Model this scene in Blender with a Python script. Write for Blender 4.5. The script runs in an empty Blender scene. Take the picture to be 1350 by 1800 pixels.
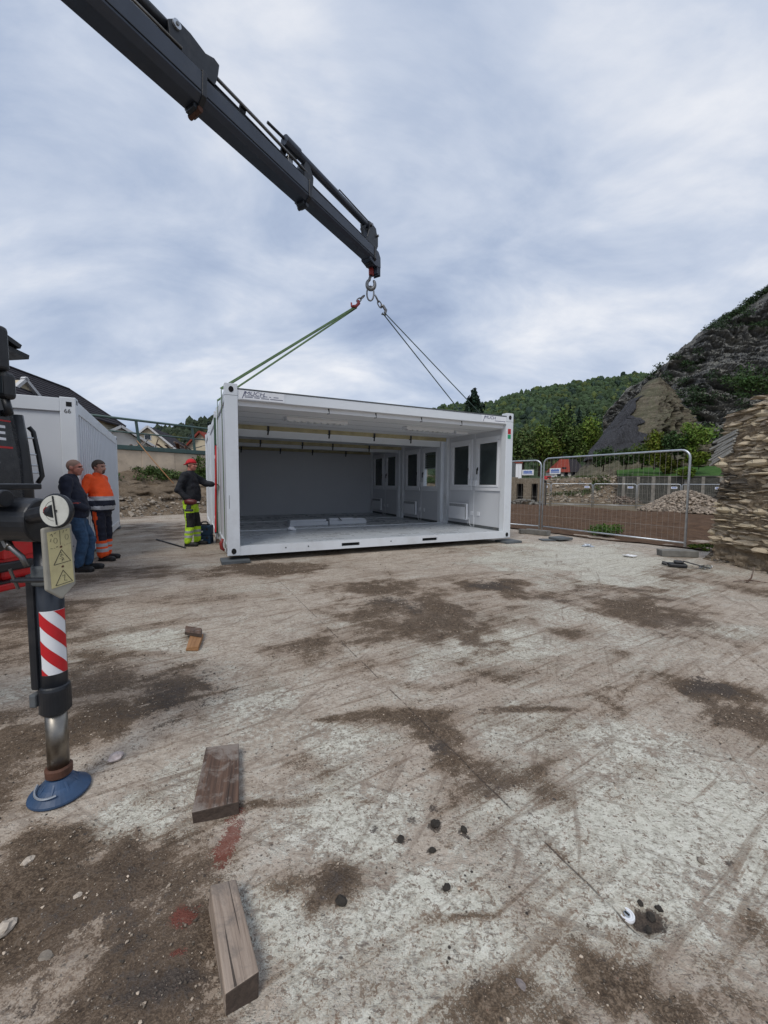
import bpy, bmesh, math, random
import numpy as np
from mathutils import Vector, Matrix, Euler

# ---------------------------------------------------------------- camera, sky, sun, exposure
S = bpy.context.scene
COL = S.collection
FPX, PITCH, ROLL, CAMH = 704.9, 0.0693697, 0.0075024, 1.3206   # focal length in pixels of a 1350x1800 frame
cam = bpy.data.objects.new('camera', bpy.data.cameras.new('camera')); COL.objects.link(cam)
cam.data.sensor_fit = 'VERTICAL'; cam.data.sensor_height = 36.0; cam.data.lens = FPX / 1800 * 36.0
cam.data.clip_start = 0.05; cam.data.clip_end = 4000
_r, _u, _f = Vector((1, 0, 0)), Vector((0, math.sin(PITCH), math.cos(PITCH))), Vector((0, math.cos(PITCH), -math.sin(PITCH)))
_cr = _r * math.cos(ROLL) + _u * math.sin(ROLL); _cu = _u * math.cos(ROLL) - _r * math.sin(ROLL)
cam.matrix_world = Matrix(((_cr.x, _cu.x, -_f.x, 0), (_cr.y, _cu.y, -_f.y, 0), (_cr.z, _cu.z, -_f.z, CAMH), (0, 0, 0, 1)))
S.camera = cam
S.render.resolution_x, S.render.resolution_y = 768, 1024
S.view_settings.view_transform = 'Standard'; S.view_settings.look = 'None'
S.view_settings.gamma = 1.0; S.view_settings.exposure = 0.38
SUN_EL, SUN_AZ = math.radians(52), math.radians(200)      # azimuth clockwise from +Y

W = bpy.data.worlds.new('World'); S.world = W; W.use_nodes = True
nt = W.node_tree; nt.nodes.clear()
def wn(t, **k):
    n = nt.nodes.new(t)
    for a, b in k.items(): setattr(n, a, b)
    return n
def wl(a, b): nt.links.new(a, b)
wo = wn('ShaderNodeOutputWorld'); bg = wn('ShaderNodeBackground'); bg.inputs['Strength'].default_value = 0.1
sky = wn('ShaderNodeTexSky'); sky.sky_type = 'NISHITA'; sky.sun_disc = False
sky.sun_elevation = SUN_EL; sky.sun_rotation = SUN_AZ
tc = wn('ShaderNodeTexCoord'); sep = wn('ShaderNodeSeparateXYZ'); wl(tc.outputs['Generated'], sep.inputs[0])
def wm(op, a, b=None, c=None):
    n = wn('ShaderNodeMath', operation=op)
    for i, v in enumerate((a, b, c)):
        if v is None: continue
        if isinstance(v, (int, float)): n.inputs[i].default_value = v
        else: wl(v, n.inputs[i])
    return n.outputs[0]
zz = wm('ADD', wm('MAXIMUM', sep.outputs[2], 0.0), 0.38)      # cloud deck seen in perspective
cx = wm('DIVIDE', sep.outputs[0], zz); cy = wm('DIVIDE', sep.outputs[1], zz)
cmb = wn('ShaderNodeCombineXYZ'); wl(cx, cmb.inputs[0]); wl(cy, cmb.inputs[1])
def wnoise(scale, detail, rough, dist, off):
    mp = wn('ShaderNodeMapping'); mp.inputs['Location'].default_value = off; mp.inputs['Scale'].default_value = (0.7, 1.15, 1.0)
    mp.inputs['Rotation'].default_value = (0, 0, math.radians(-25))
    wl(cmb.outputs[0], mp.inputs[0])
    n = wn('ShaderNodeTexNoise'); n.inputs['Scale'].default_value = scale; n.inputs['Detail'].default_value = detail
    n.inputs['Roughness'].default_value = rough; n.inputs['Distortion'].default_value = dist
    wl(mp.outputs[0], n.inputs['Vector']); return n.outputs[0]
n1 = wnoise(1.15, 5.0, 0.50, 0.35, (4.3, 7.7, 0)); n2 = wnoise(3.0, 9.0, 0.60, 0.35, (1.2, 3.1, 0))
nn = wm('ADD', wm('MULTIPLY', n1, 0.66), wm('MULTIPLY', n2, 0.34)); nn = wm('ADD', wm('MULTIPLY', wm('SUBTRACT', nn, 0.5), 1.38), 0.5)
rp = wn('ShaderNodeValToRGB'); wl(nn, rp.inputs[0])
e = rp.color_ramp.elements
e[0].position = 0.34; e[0].color = (0.30, 0.375, 0.54, 1)
e[1].position = 0.65; e[1].color = (0.84, 0.86, 0.91, 1)
m_ = e.new(0.45); m_.color = (0.435, 0.515, 0.67, 1)
m2 = e.new(0.54); m2.color = (0.585, 0.65, 0.775, 1)
sc = wn('ShaderNodeVectorMath', operation='SCALE'); wl(rp.outputs[0], sc.inputs[0]); sc.inputs['Scale'].default_value = 8.0
mx = wn('ShaderNodeMix', data_type='RGBA'); mx.inputs[0].default_value = 0.94
wl(sky.outputs[0], mx.inputs[6]); wl(sc.outputs[0], mx.inputs[7])
wl(mx.outputs[2], bg.inputs['Color']); wl(bg.outputs[0], wo.inputs[0])

sd = bpy.data.lights.new('sun', 'SUN'); sd.energy = 1.5; sd.angle = math.radians(22); sd.color = (1.0, 0.96, 0.90)
sun = bpy.data.objects.new('sun', sd); COL.objects.link(sun)
_sv = Vector((math.sin(SUN_AZ) * math.cos(SUN_EL), math.cos(SUN_AZ) * math.cos(SUN_EL), math.sin(SUN_EL)))
sun.rotation_euler = (-_sv).to_track_quat('-Z', 'Y').to_euler()

# ---------------------------------------------------------------- helpers
rng = np.random.default_rng(7); random.seed(7)
def ray(px, py):
    X, Y = px - 675, py - 900
    c, s = math.cos(-ROLL), math.sin(-ROLL); X, Y = X * c - Y * s, X * s + Y * c
    c, s = math.cos(PITCH), math.sin(PITCH)
    return Vector((X / FPX, c - Y / FPX * s, -s - Y / FPX * c))
def G(px, py, z=0.0):            # surveyed point at height z
    v = ray(px, py); return v * ((z - CAMH) / v.z) + Vector((0, 0, CAMH))
def P(px, py, y):                # surveyed point at distance y
    v = ray(px, py); return v * (y / v.y) + Vector((0, 0, CAMH))

def tag(o, label=None, cat=None, group=None, kind=None):
    if label: o['label'] = label
    if cat: o['category'] = cat
    if group: o['group'] = group
    if kind: o['kind'] = kind
    return o
def thing(name, label, cat, loc=(0, 0, 0), rotz=0.0, group=None):
    o = bpy.data.objects.new(name, None); COL.objects.link(o); o.empty_display_size = 0.2
    o.location = loc; o.rotation_euler = (0, 0, rotz)
    return tag(o, label, cat, group)

class MB:
    def __init__(s): s.v = []; s.f = []; s.m = []
    def add(s, vs, fs, mi=0):
        o = len(s.v); s.v += [tuple(v) for v in vs]; s.f += [tuple(i + o for i in f) for f in fs]; s.m += [mi] * len(fs); return s
    def box(s, x0, x1, y0, y1, z0, z1, mi=0, M=None):
        vs = [Vector(p) for p in ((x0,y0,z0),(x1,y0,z0),(x1,y1,z0),(x0,y1,z0),(x0,y0,z1),(x1,y0,z1),(x1,y1,z1),(x0,y1,z1))]
        if M is not None: vs = [M @ v for v in vs]
        return s.add(vs, [(0,3,2,1),(4,5,6,7),(0,1,5,4),(1,2,6,5),(2,3,7,6),(3,0,4,7)], mi)
    def bar(s, a, b, w, h, up=(0, 0, 1), mi=0):           # box from a to b
        a, b = Vector(a), Vector(b); d = (b - a); L = d.length; d.normalize()
        u = Vector(up); sd_ = d.cross(u)
        if sd_.length < 1e-4: sd_ = d.cross(Vector((1, 0, 0)))
        sd_.normalize(); u = sd_.cross(d)
        M = Matrix(((d.x, sd_.x, u.x, a.x), (d.y, sd_.y, u.y, a.y), (d.z, sd_.z, u.z, a.z), (0, 0, 0, 1)))
        return s.box(0, L, -w/2, w/2, -h/2, h/2, mi, M)
    def tube(s, path, r, n=8, mi=0, caps=True, closed=False):
        path = [Vector(p) for p in path]; k = len(path)
        rs = r if isinstance(r, (list, tuple)) else [r] * k
        rings = []; prev = None
        for i in range(k):
            a = path[(i - 1) % k] if (i > 0 or closed) else path[0]
            b = path[(i + 1) % k] if (i < k - 1 or closed) else path[-1]
            d = (b - a).normalized()
            if prev is None:
                t = Vector((0, 0, 1)) if abs(d.z) < 0.9 else Vector((1, 0, 0)); u = d.cross(t).normalized()
            else:
                u = (prev - d * prev.dot(d)); u = u.normalized() if u.length > 1e-6 else d.orthogonal().normalized()
            prev = u; w = d.cross(u)
            rings.append([path[i] + (u * math.cos(q) + w * math.sin(q)) * rs[i] for q in [2 * math.pi * j / n for j in range(n)]])
        vs = [p for rg in rings for p in rg]; fs = []
        for i in range(k if closed else k - 1):
            i2 = (i + 1) % k
            for j in range(n): fs.append((i*n + j, i*n + (j+1) % n, i2*n + (j+1) % n, i2*n + j))
        if caps and not closed: fs += [tuple(range(n - 1, -1, -1)), tuple((k-1)*n + j for j in range(n))]
        return s.add(vs, fs, mi)
    def cyl(s, a, b, r, r2=None, n=16, mi=0): return s.tube([a, b], [r, r if r2 is None else r2], n, mi)
    def prism(s, poly, z0, z1, M=None, mi=0):              # polygon in local xy extruded along z
        n = len(poly); vs = [Vector((x, y, z0)) for x, y in poly] + [Vector((x, y, z1)) for x, y in poly]
        if M is not None: vs = [M @ v for v in vs]
        return s.add(vs, [tuple(range(n - 1, -1, -1)), tuple(range(n, 2*n))] + [(i, (i+1) % n, n + (i+1) % n, n + i) for i in range(n)], mi)
    def lathe(s, prof, n=24, M=None, mi=0):                # (r, z) profile about z
        k = len(prof); vs = [Vector((r * math.cos(2*math.pi*j/n), r * math.sin(2*math.pi*j/n), z)) for r, z in prof for j in range(n)]
        if M is not None: vs = [M @ v for v in vs]
        fs = [(i*n + j, i*n + (j+1) % n, (i+1)*n + (j+1) % n, (i+1)*n + j) for i in range(k-1) for j in range(n)]
        return s.add(vs, fs + [tuple(range(n-1, -1, -1)), tuple((k-1)*n + j for j in range(n))], mi)
    def ell(s, c, r, n=12, k=8, M=None, mi=0):
        c = Vector(c); vs = []
        for i in range(1, k):
            t = math.pi * i / k
            for j in range(n):
                q = 2 * math.pi * j / n; v = Vector((r[0]*math.sin(t)*math.cos(q), r[1]*math.sin(t)*math.sin(q), r[2]*math.cos(t)))
                vs.append(c + (M @ v if M is not None else v))
        top = Vector((0, 0, r[2])); top = M @ top if M is not None else top
        vs += [c + top, c - top]; a, b = len(vs) - 2, len(vs) - 1
        fs = [(i*n + j, (i+1)*n + j, (i+1)*n + (j+1) % n, i*n + (j+1) % n) for i in range(k-2) for j in range(n)]
        fs += [(a, j, (j+1) % n) for j in range(n)] + [(b, (k-2)*n + (j+1) % n, (k-2)*n + j) for j in range(n)]
        return s.add(vs, fs, mi)
    def mesh(s, name):
        me = bpy.data.meshes.new(name); me.from_pydata(s.v, [], s.f)
        me.polygons.foreach_set('material_index', s.m); me.update(); return me
    def build(s, name, mat, parent=None, bevel=0.0, smooth=False, seg=2):
        me = s.mesh(name)
        for m in (mat if isinstance(mat, (list, tuple)) else [mat]): me.materials.append(m)
        return link(name, me, parent, bevel, smooth, seg)
def link(name, me, parent=None, bevel=0.0, smooth=False, seg=2):
    o = bpy.data.objects.new(name, me); COL.objects.link(o)
    if parent is not None: o.parent = parent
    if smooth: me.polygons.foreach_set('use_smooth', [True] * len(me.polygons))
    if bevel > 0:
        b = o.modifiers.new('bevel', 'BEVEL'); b.width = bevel; b.segments = seg; b.limit_method = 'ANGLE'; b.angle_limit = math.radians(40)
        b.harden_normals = False
    return o
def np_mesh(name, V, F, mats, smooth=False, attrs=None, parent=None):   # V (n,3), F (m,3|4)
    V = np.asarray(V, np.float32); F = np.asarray(F, np.int32); me = bpy.data.meshes.new(name)
    me.vertices.add(len(V)); me.vertices.foreach_set('co', V.ravel())
    k = F.shape[1]; me.loops.add(F.size); me.loops.foreach_set('vertex_index', F.ravel())
    me.polygons.add(len(F)); me.polygons.foreach_set('loop_start', np.arange(0, F.size, k, dtype=np.int32))
    me.polygons.foreach_set('use_smooth', np.full(len(F), smooth))
    for n_, a in (attrs or {}).items():
        ca = me.color_attributes.new(n_, 'FLOAT_COLOR', 'POINT')
        a = np.asarray(a, np.float32)
        if a.ndim == 1: a = np.stack([a, a, a], 1)
        if a.shape[1] == 3: a = np.concatenate([a, np.ones((len(a), 1), np.float32)], 1)
        ca.data.foreach_set('color', a.ravel())
    for m in (mats if isinstance(mats, (list, tuple)) else [mats]): me.materials.append(m)
    me.update(calc_edges=True); me.validate()
    o = bpy.data.objects.new(name, me); COL.objects.link(o)
    if parent is not None: o.parent = parent
    return o
def _h(ix, iy, iz, seed):
    n = (ix.astype(np.int64) * 374761393 + iy.astype(np.int64) * 668265263 + iz.astype(np.int64) * 2147483647 + seed * 1274126177) & 0xffffffff
    n = ((n ^ (n >> 13)) * 1274126177) & 0xffffffff; n = n ^ (n >> 16)
    return (n & 0xffff) / 65535.0
def vnoise(x, y, z=None, seed=0):
    x = np.asarray(x, float); y = np.asarray(y, float); z = np.zeros_like(x) if z is None else np.asarray(z, float)
    ix, iy, iz = np.floor(x), np.floor(y), np.floor(z); fx, fy, fz = x-ix, y-iy, z-iz
    fx, fy, fz = [q*q*(3-2*q) for q in (fx, fy, fz)]; r = 0
    for a in (0, 1):
        for b in (0, 1):
            for c in (0, 1):
                r = r + _h(ix+a, iy+b, iz+c, seed) * (fx if a else 1-fx) * (fy if b else 1-fy) * (fz if c else 1-fz)
    return r
def fbm(x, y, z=None, o=4, seed=0, g=0.5):
    x = np.asarray(x, float); y = np.asarray(y, float); r = 0; a = 1; t = 0
    for i in range(o):
        r = r + a * vnoise(x * 2**i, y * 2**i, None if z is None else np.asarray(z, float) * 2**i, seed + i * 17); t += a; a *= g
    return r / t
def sstep(a, b, x): t = np.clip((x - a) / (b - a), 0, 1); return t * t * (3 - 2 * t)

# ---------------------------------------------------------------- materials
class NT:
    def __init__(s, name):
        s.m = bpy.data.materials.new(name); s.m.use_nodes = True; s.t = s.m.node_tree; s.b = s.t.nodes['Principled BSDF']
        s.co = s.n('ShaderNodeTexCoord').outputs['Object']
    def n(s, t, **k):
        q = s.t.nodes.new(t)
        for a, b in k.items(): setattr(q, a, b)
        return q
    def put(s, sock, v):
        if isinstance(v, bpy.types.NodeSocket): s.t.links.new(v, sock)
        else: sock.default_value = v
    def math(s, op, a, b=0.0, clamp=False):
        q = s.n('ShaderNodeMath', operation=op, use_clamp=clamp); s.put(q.inputs[0], a); s.put(q.inputs[1], b); return q.outputs[0]
    def noise(s, scale, detail=4.0, rough=0.55, dist=0.0, vec=None, off=0.0):
        q = s.n('ShaderNodeTexNoise'); v = vec or s.co
        if off or isinstance(scale, (tuple, list)):
            mp = s.n('ShaderNodeMapping'); mp.inputs['Location'].default_value = (off, off * 1.7, off * .3)
            if isinstance(scale, (tuple, list)): mp.inputs['Scale'].default_value = scale; scale = 1.0
            s.put(mp.inputs[0], v); v = mp.outputs[0]
        s.put(q.inputs['Vector'], v); q.inputs['Scale'].default_value = scale; q.inputs['Detail'].default_value = detail
        q.inputs['Roughness'].default_value = rough; q.inputs['Distortion'].default_value = dist; return q.outputs[0]
    def voro(s, scale, feature='F1', out='Distance', vec=None):
        q = s.n('ShaderNodeTexVoronoi', feature=feature); s.put(q.inputs['Vector'], vec or s.co); q.inputs['Scale'].default_value = scale; return q.outputs[out]
    def ramp(s, fac, stops):
        q = s.n('ShaderNodeValToRGB'); s.put(q.inputs[0], fac); e_ = q.color_ramp.elements
        for i, (p_, c) in enumerate(stops):
            el = e_[i] if i < 2 else e_.new(p_)
            el.position = p_; c = (c, c, c) if isinstance(c, (int, float)) else c; el.color = (c[0], c[1], c[2], 1)
        return q.outputs[0]
    def mrange(s, v, a, b, c=0.0, d=1.0):
        q = s.n('ShaderNodeMapRange'); s.put(q.inputs[0], v)
        for i, w in enumerate((a, b, c, d)): s.put(q.inputs[i+1], w)
        return q.outputs[0]
    def mix(s, f, a, b, mode='MIX'):
        q = s.n('ShaderNodeMix', data_type='RGBA', blend_type=mode); s.put(q.inputs[0], f)
        for i, w in ((6, a), (7, b)): s.put(q.inputs[i], w if isinstance(w, bpy.types.NodeSocket) else (w[0], w[1], w[2], 1))
        return q.outputs[2]
    def attr(s, name): return s.n('ShaderNodeAttribute', attribute_name=name)
    def sepc(s, c): q = s.n('ShaderNodeSeparateColor'); s.put(q.inputs[0], c); return q.outputs
    def bump(s, h, st=0.3, d=0.02):
        q = s.n('ShaderNodeBump'); q.inputs['Strength'].default_value = st; q.inputs['Distance'].default_value = d; s.put(q.inputs['Height'], h)
        s.put(s.b.inputs['Normal'], q.outputs[0])
    def done(s, col, rough=0.6, metal=0.0, spec=None):
        s.put(s.b.inputs['Base Color'], col if isinstance(col, bpy.types.NodeSocket) else (col[0], col[1], col[2], 1))
        s.put(s.b.inputs['Roughness'], rough); s.b.inputs['Metallic'].default_value = metal
        if spec is not None: s.b.inputs['Specular IOR Level'].default_value = spec
        return s.m
def mat(name, col, rough=0.6, metal=0.0, var=0.12, scale=6.0, dirt=None, damt=0.25, bump=0.0, bscale=60.0, spec=None):
    q = NT(name); nz = q.noise(scale, 5.0, 0.6)
    lo = tuple(c * (1 - var) for c in col); hi = tuple(min(1, c * (1 + var)) for c in col)
    c = q.ramp(nz, [(0.3, lo), (0.7, hi)])
    if dirt:
        dn = q.noise(scale * 0.6, 8.0, 0.7, off=3.1); c = q.mix(q.mrange(dn, 0.52, 0.72, 0.0, damt), c, dirt)
    rr = q.mrange(q.noise(scale * 2.3, 4.0, off=7.7), 0.3, 0.7, max(0.03, rough - 0.08), min(1, rough + 0.08))
    if bump: q.bump(q.noise(bscale, 4.0), bump, 0.01)
    return q.done(c, rr, metal, spec)
MUD = (0.16, 0.115, 0.08)
M = {}
M['white_steel'] = mat('white_steel', (0.66, 0.69, 0.72), 0.38, var=0.04, scale=1.5, dirt=(0.30, 0.28, 0.25), damt=0.35)
M['white_panel'] = mat('white_panel', (0.62, 0.645, 0.68), 0.5, var=0.03, scale=1.2, dirt=(0.4, 0.4, 0.4), damt=0.12)
M['inside_wall'] = mat('inside_wall', (0.58, 0.60, 0.63), 0.5, var=0.03, scale=1.0)
M['ceiling_white'] = mat('ceiling_white', (0.74, 0.75, 0.76), 0.5, var=0.03, scale=1.0)
M['white_plastic'] = mat('white_plastic', (0.74, 0.76, 0.79), 0.35, var=0.03)
M['dark_seal'] = mat('dark_seal', (0.03, 0.033, 0.036), 0.6)
M['foam'] = mat('foam', (0.42, 0.37, 0.22), 0.85, var=0.18, scale=5, bump=0.3)
M['lamp_louvre'] = mat('lamp_louvre', (0.85, 0.86, 0.86), 0.25, var=0.02)
M['shutter'] = mat('shutter', (0.055, 0.068, 0.072), 0.45, var=0.1)
M['vinyl'] = mat('vinyl', (0.50, 0.53, 0.56), 0.30, var=0.06, scale=1.3, dirt=(0.30, 0.29, 0.27), damt=0.35)
M['pane'] = mat('pane', (0.042, 0.054, 0.056), 0.12, var=0.1)
M['roof_felt'] = mat('roof_felt', (0.12, 0.14, 0.16), 0.6)
M['black_hole'] = mat('black_hole', (0.006, 0.006, 0.006), 0.9, var=0)
M['boom_paint'] = mat('boom_paint', (0.030, 0.039, 0.058), 0.36, var=0.15, scale=3, dirt=(0.10, 0.10, 0.10), damt=0.35)
M['crane_paint'] = mat('crane_paint', (0.020, 0.025, 0.034), 0.34, var=0.15, scale=3, dirt=(0.10, 0.10, 0.10), damt=0.3)
M['crane_black'] = mat('crane_black', (0.010, 0.012, 0.016), 0.42, var=0.2, scale=8, dirt=(0.08, 0.075, 0.07), damt=0.35)
M['chrome'] = mat('chrome', (0.25, 0.23, 0.20), 0.36, 1.0, var=0.3, scale=9)
M['steel'] = mat('steel', (0.22, 0.22, 0.22), 0.42, 0.9, var=0.25, scale=14)
M['galv'] = mat('galv', (0.50, 0.53, 0.56), 0.42, 0.75, var=0.18, scale=12)
M['rust'] = mat('rust', (0.085, 0.035, 0.02), 0.8, var=0.35, scale=20, bump=0.3)
M['red_paint'] = mat('red_paint', (0.50, 0.010, 0.012), 0.4, var=0.1, dirt=MUD, damt=0.3)
M['red_hook'] = mat('red_hook', (0.28, 0.035, 0.03), 0.5, var=0.25, scale=20)
M['blue_foot'] = mat('blue_foot', (0.024, 0.056, 0.118), 0.5, var=0.35, scale=7, dirt=(0.12, 0.13, 0.15), damt=0.6)
M['cab_paint'] = mat('cab_paint', (0.016, 0.018, 0.022), 0.25, var=0.1, dirt=(0.06, 0.055, 0.05), damt=0.3)
M['rubber'] = mat('rubber', (0.02, 0.02, 0.02), 0.7, var=0.2)
M['black_plastic'] = mat('black_plastic', (0.014, 0.015, 0.017), 0.45, var=0.2)
q = NT('glass_dark'); M['glass_dark'] = q.done((0.02, 0.025, 0.03), 0.06)
q = NT('clear_glass'); q.b.inputs['Transmission Weight'].default_value = 1.0; q.b.inputs['IOR'].default_value = 1.45; M['clear_glass'] = q.done((0.85, 0.9, 0.9), 0.02)
M['yellow_plate'] = mat('yellow_plate', (0.52, 0.46, 0.24), 0.45, var=0.06, dirt=(0.25, 0.2, 0.12), damt=0.45, scale=12)
M['beige_guard'] = mat('beige_guard', (0.30, 0.285, 0.24), 0.5, var=0.1, dirt=(0.12, 0.1, 0.08), damt=0.4)
M['gauge_white'] = mat('gauge_white', (0.52, 0.52, 0.47), 0.4, var=0.06, dirt=(0.25, 0.24, 0.2), damt=0.4, scale=15)
M['print_black'] = mat('print_black', (0.012, 0.012, 0.012), 0.6, var=0)
M['print_red'] = mat('print_red', (0.45, 0.02, 0.02), 0.5, var=0)
M['print_white'] = mat('print_white', (0.75, 0.76, 0.78), 0.5, var=0.03)
M['print_navy'] = mat('print_navy', (0.03, 0.035, 0.11), 0.5, var=0)
M['print_blue'] = mat('print_blue', (0.03, 0.12, 0.45), 0.5, var=0)
M['print_green'] = mat('print_green', (0.01, 0.28, 0.12), 0.5, var=0)
M['refl_red'] = mat('refl_red', (0.52, 0.012, 0.018), 0.35, var=0.08)
M['sling'] = mat('sling', (0.070, 0.120, 0.045), 0.85, var=0.3, scale=10)
M['sling_dark'] = mat('sling_dark', (0.020, 0.040, 0.028), 0.85, var=0.3, scale=10)
def wood(name, a, b, rough=0.8, dirt=None):
    q = NT(name); st = q.noise((2.2, 42.0, 42.0), 6.0, 0.65, 0.4); gr = q.noise((6.0, 160.0, 160.0), 3.0)
    c = q.ramp(q.math('ADD', q.math('MULTIPLY', st, 0.75), q.math('MULTIPLY', gr, 0.25)), [(0.30, a), (0.68, b)])
    if dirt:
        dn = q.noise(9.0, 8.0, 0.72, 0.5); c = q.mix(q.mrange(dn, 0.47, 0.60, 0.0, 0.8), c, dirt); kn_ = q.noise((1.5, 90.0, 90.0), 2.0, 0.5, 0.6, off=5.0); c = q.mix(q.mrange(kn_, 0.64, 0.68, 0, 0.85), c, (0.02, 0.014, 0.01))
    q.bump(q.math('ADD', st, gr), 0.35, 0.004); return q.done(c, rough)
M['wood_dark'] = wood('wood_dark', (0.028, 0.016, 0.011), (0.165, 0.095, 0.062), dirt=(0.24, 0.205, 0.175))
M['wood_pale'] = wood('wood_pale', (0.15, 0.105, 0.075), (0.43, 0.345, 0.275), dirt=(0.15, 0.125, 0.105))
M['wood_fresh'] = wood('wood_fresh', (0.20, 0.095, 0.035), (0.38, 0.20, 0.09))
M['wood_end'] = wood('wood_end', (0.035, 0.024, 0.018), (0.085, 0.06, 0.045))
M['pad_grey'] = mat('pad_grey', (0.095, 0.105, 0.11), 0.8, var=0.2, dirt=(0.2, 0.17, 0.13), damt=0.5, bump=0.2)
M['concrete_block'] = mat('concrete_block', (0.16, 0.155, 0.14), 0.9, var=0.25, dirt=MUD, damt=0.6, bump=0.4)
def leafmat(name, base, trans=0.0):
    q = NT(name); a = q.attr('tint'); c = q.mix(1.0, base, a.outputs['Color'], 'MULTIPLY')
    q.b.inputs['Specular IOR Level'].default_value = 0.25
    if trans: q.b.inputs['Transmission Weight'].default_value = 0.0
    return q.done(c, 0.65)
M['leaf'] = leafmat('leaf', (0.085, 0.125, 0.035))
M['leaf_dark'] = leafmat('leaf_dark', (0.028, 0.052, 0.022))
M['conifer'] = leafmat('conifer', (0.020, 0.040, 0.022))
M['bark'] = mat('bark', (0.06, 0.045, 0.035), 0.9, var=0.3, scale=12, bump=0.5)
# ---------------------------------------------------------------- ground slab
def ground_sheet():
    def axis(parts):
        out = []
        for a, b, st in parts: out.append(np.arange(a, b - 1e-6, st))
        return np.concatenate(out + [[parts[-1][1]]])
    xs = axis([(-17, -9, .16), (-9, -3, .07), (-3, 3, .025), (3, 9, .07), (9, 17, .2)])
    ys = axis([(-4, 0.3, .1), (0.3, 3.2, .02), (3.2, 8, .045), (8, 18, .1)])
    X, Y = np.meshgrid(xs, ys); x, y = X.ravel(), Y.ravel()
    WX = [fbm(x * f_ + 7 * k, y * f_, o=4, seed=3 + k, g=.6) - .5 for k, f_ in enumerate((1.7, 2.6, 3.7))]; WY = [fbm(x * f_, y * f_ + 5 * k, o=4, seed=13 + k, g=.6) - .5 for k, f_ in enumerate((1.7, 2.6, 3.7))]
    RG = fbm(x * 7, y * 7, o=4, seed=27, g=.65) - .5
    def blobs(lst, soft=1.45, hard=.15, warp=1.5, rag=.9):
        m = np.zeros_like(x)
        for k, (px, py, rx, ry, a) in enumerate(lst):
            c = G(px, py); ex = (G(px + rx, py) - G(px - rx, py)).length / 2; ey = abs(G(px, py - ry).y - G(px, py + ry).y) / 2; wk = min(ex, ey) * warp
            d = np.sqrt(((x - c.x + WX[k % 3] * wk * 1.4) / ex) ** 2 + ((y - c.y + WY[(k + 1) % 3] * wk * 1.4) / ey) ** 2) + RG * rag
            m = np.maximum(m, a * (1 - sstep(hard, soft, d)))
        return m
    dirt = blobs([(60, 1640, 330, 260, 1.0), (230, 1530, 150, 100, 1), (250, 1720, 170, 150, .95), (110, 1480, 120, 60, .9), (50, 1330, 110, 100, .85), (210, 1250, 130, 70, .75), (300, 1210, 80, 50, .8),
        (40, 1090, 120, 45, .7), (190, 1180, 90, 35, .6), (720, 1090, 150, 50, .85), (640, 1035, 110, 22, .7), (880, 1030, 70, 20, .75), (1160, 1085, 120, 55, .85), (1060, 1040, 90, 25, .7),
        (1230, 1210, 75, 25, .8), (1310, 1260, 60, 35, .6), (700, 1262, 100, 16, .75), (775, 1295, 45, 26, .8), (800, 1345, 40, 20, .7), (890, 1370, 110, 45, .62), (590, 1560, 75, 55, .75),
        (500, 1555, 70, 50, .55), (1200, 1730, 190, 90, .85), (930, 1765, 130, 70, .6), (1330, 1650, 80, 60, .7), (380, 1500, 50, 60, .55), (470, 1410, 110, 12, .55), (1130, 1610, 45, 26, .6),
        (480, 1000, 130, 14, .75), (250, 1010, 130, 14, .55), (330, 930, 160, 10, .5), (600, 1150, 160, 35, .5), (880, 1190, 90, 14, .4), (1300, 1030, 80, 25, .6), (440, 1200, 60, 40, .5),
        (1000, 1110, 60, 14, .55), (560, 1360, 70, 30, .5), (820, 1608, 60, 7, .7), (1070, 1235, 22, 30, .5), (950, 1245, 100, 6, .55), (260, 1400, 70, 30, .4)])
    dark = blobs([(300, 1225, 60, 35, .55), (1240, 1208, 55, 18, .75), (590, 1560, 55, 45, .6), (600, 1588, 12, 10, 1), (1130, 1605, 36, 24, 1), (860, 1027, 40, 10, .8), (760, 1450, 14, 12, 1),
        (815, 1462, 10, 9, 1), (762, 1497, 9, 8, 1), (705, 1475, 16, 10, .9), (665, 1455, 12, 9, .8), (785, 1563, 10, 8, 1), (760, 1420, 9, 7, .8), (1280, 1515, 9, 6, .9), (840, 1730, 16, 12, .7),
        (720, 1440, 10, 8, .8), (120, 1640, 200, 120, .42), (220, 1520, 120, 60, .40), (300, 1740, 130, 70, .62), (60, 1760, 120, 60, .4), (280, 1215, 110, 60, .45), (90, 1300, 90, 60, .35), (890, 1390, 80, 30, .35), (690, 1060, 80, 18, .5), (1140, 1110, 50, 22, .35), (770, 1310, 26, 18, .7),
        (960, 1015, 120, 8, .3), (1040, 1470, 26, 10, .4)])
    white = blobs([(700, 1640, 330, 170, 1), (620, 1440, 200, 120, .95), (1000, 1430, 220, 120, .75), (1220, 1400, 160, 130, .8), (230, 1440, 110, 45, .95), (360, 1380, 90, 60, .6), (1010, 980, 170, 26, 1),
        (1170, 1030, 90, 22, .8), (860, 1150, 130, 45, .65), (640, 1300, 90, 40, .7), (90, 1190, 60, 60, .7), (200, 1130, 80, 30, .55), (380, 1640, 60, 90, .6), (760, 1750, 140, 70, .85),
        (1050, 1580, 130, 90, .8), (1300, 1110, 60, 14, .7), (1180, 1000, 120, 14, .7), (980, 1270, 140, 40, .6), (300, 1130, 60, 20, .6), (450, 1250, 70, 40, .45)])
    red = blobs([(408, 1470, 22, 42, 1), (318, 1615, 20, 22, .9), (310, 1680, 16, 10, .8), (1228, 1030, 1, 1, 0)], 1.6, .1, 1.0, 1.4)
    r30 = x * .86 + y * .5; s30 = -x * .5 + y * .86
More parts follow.
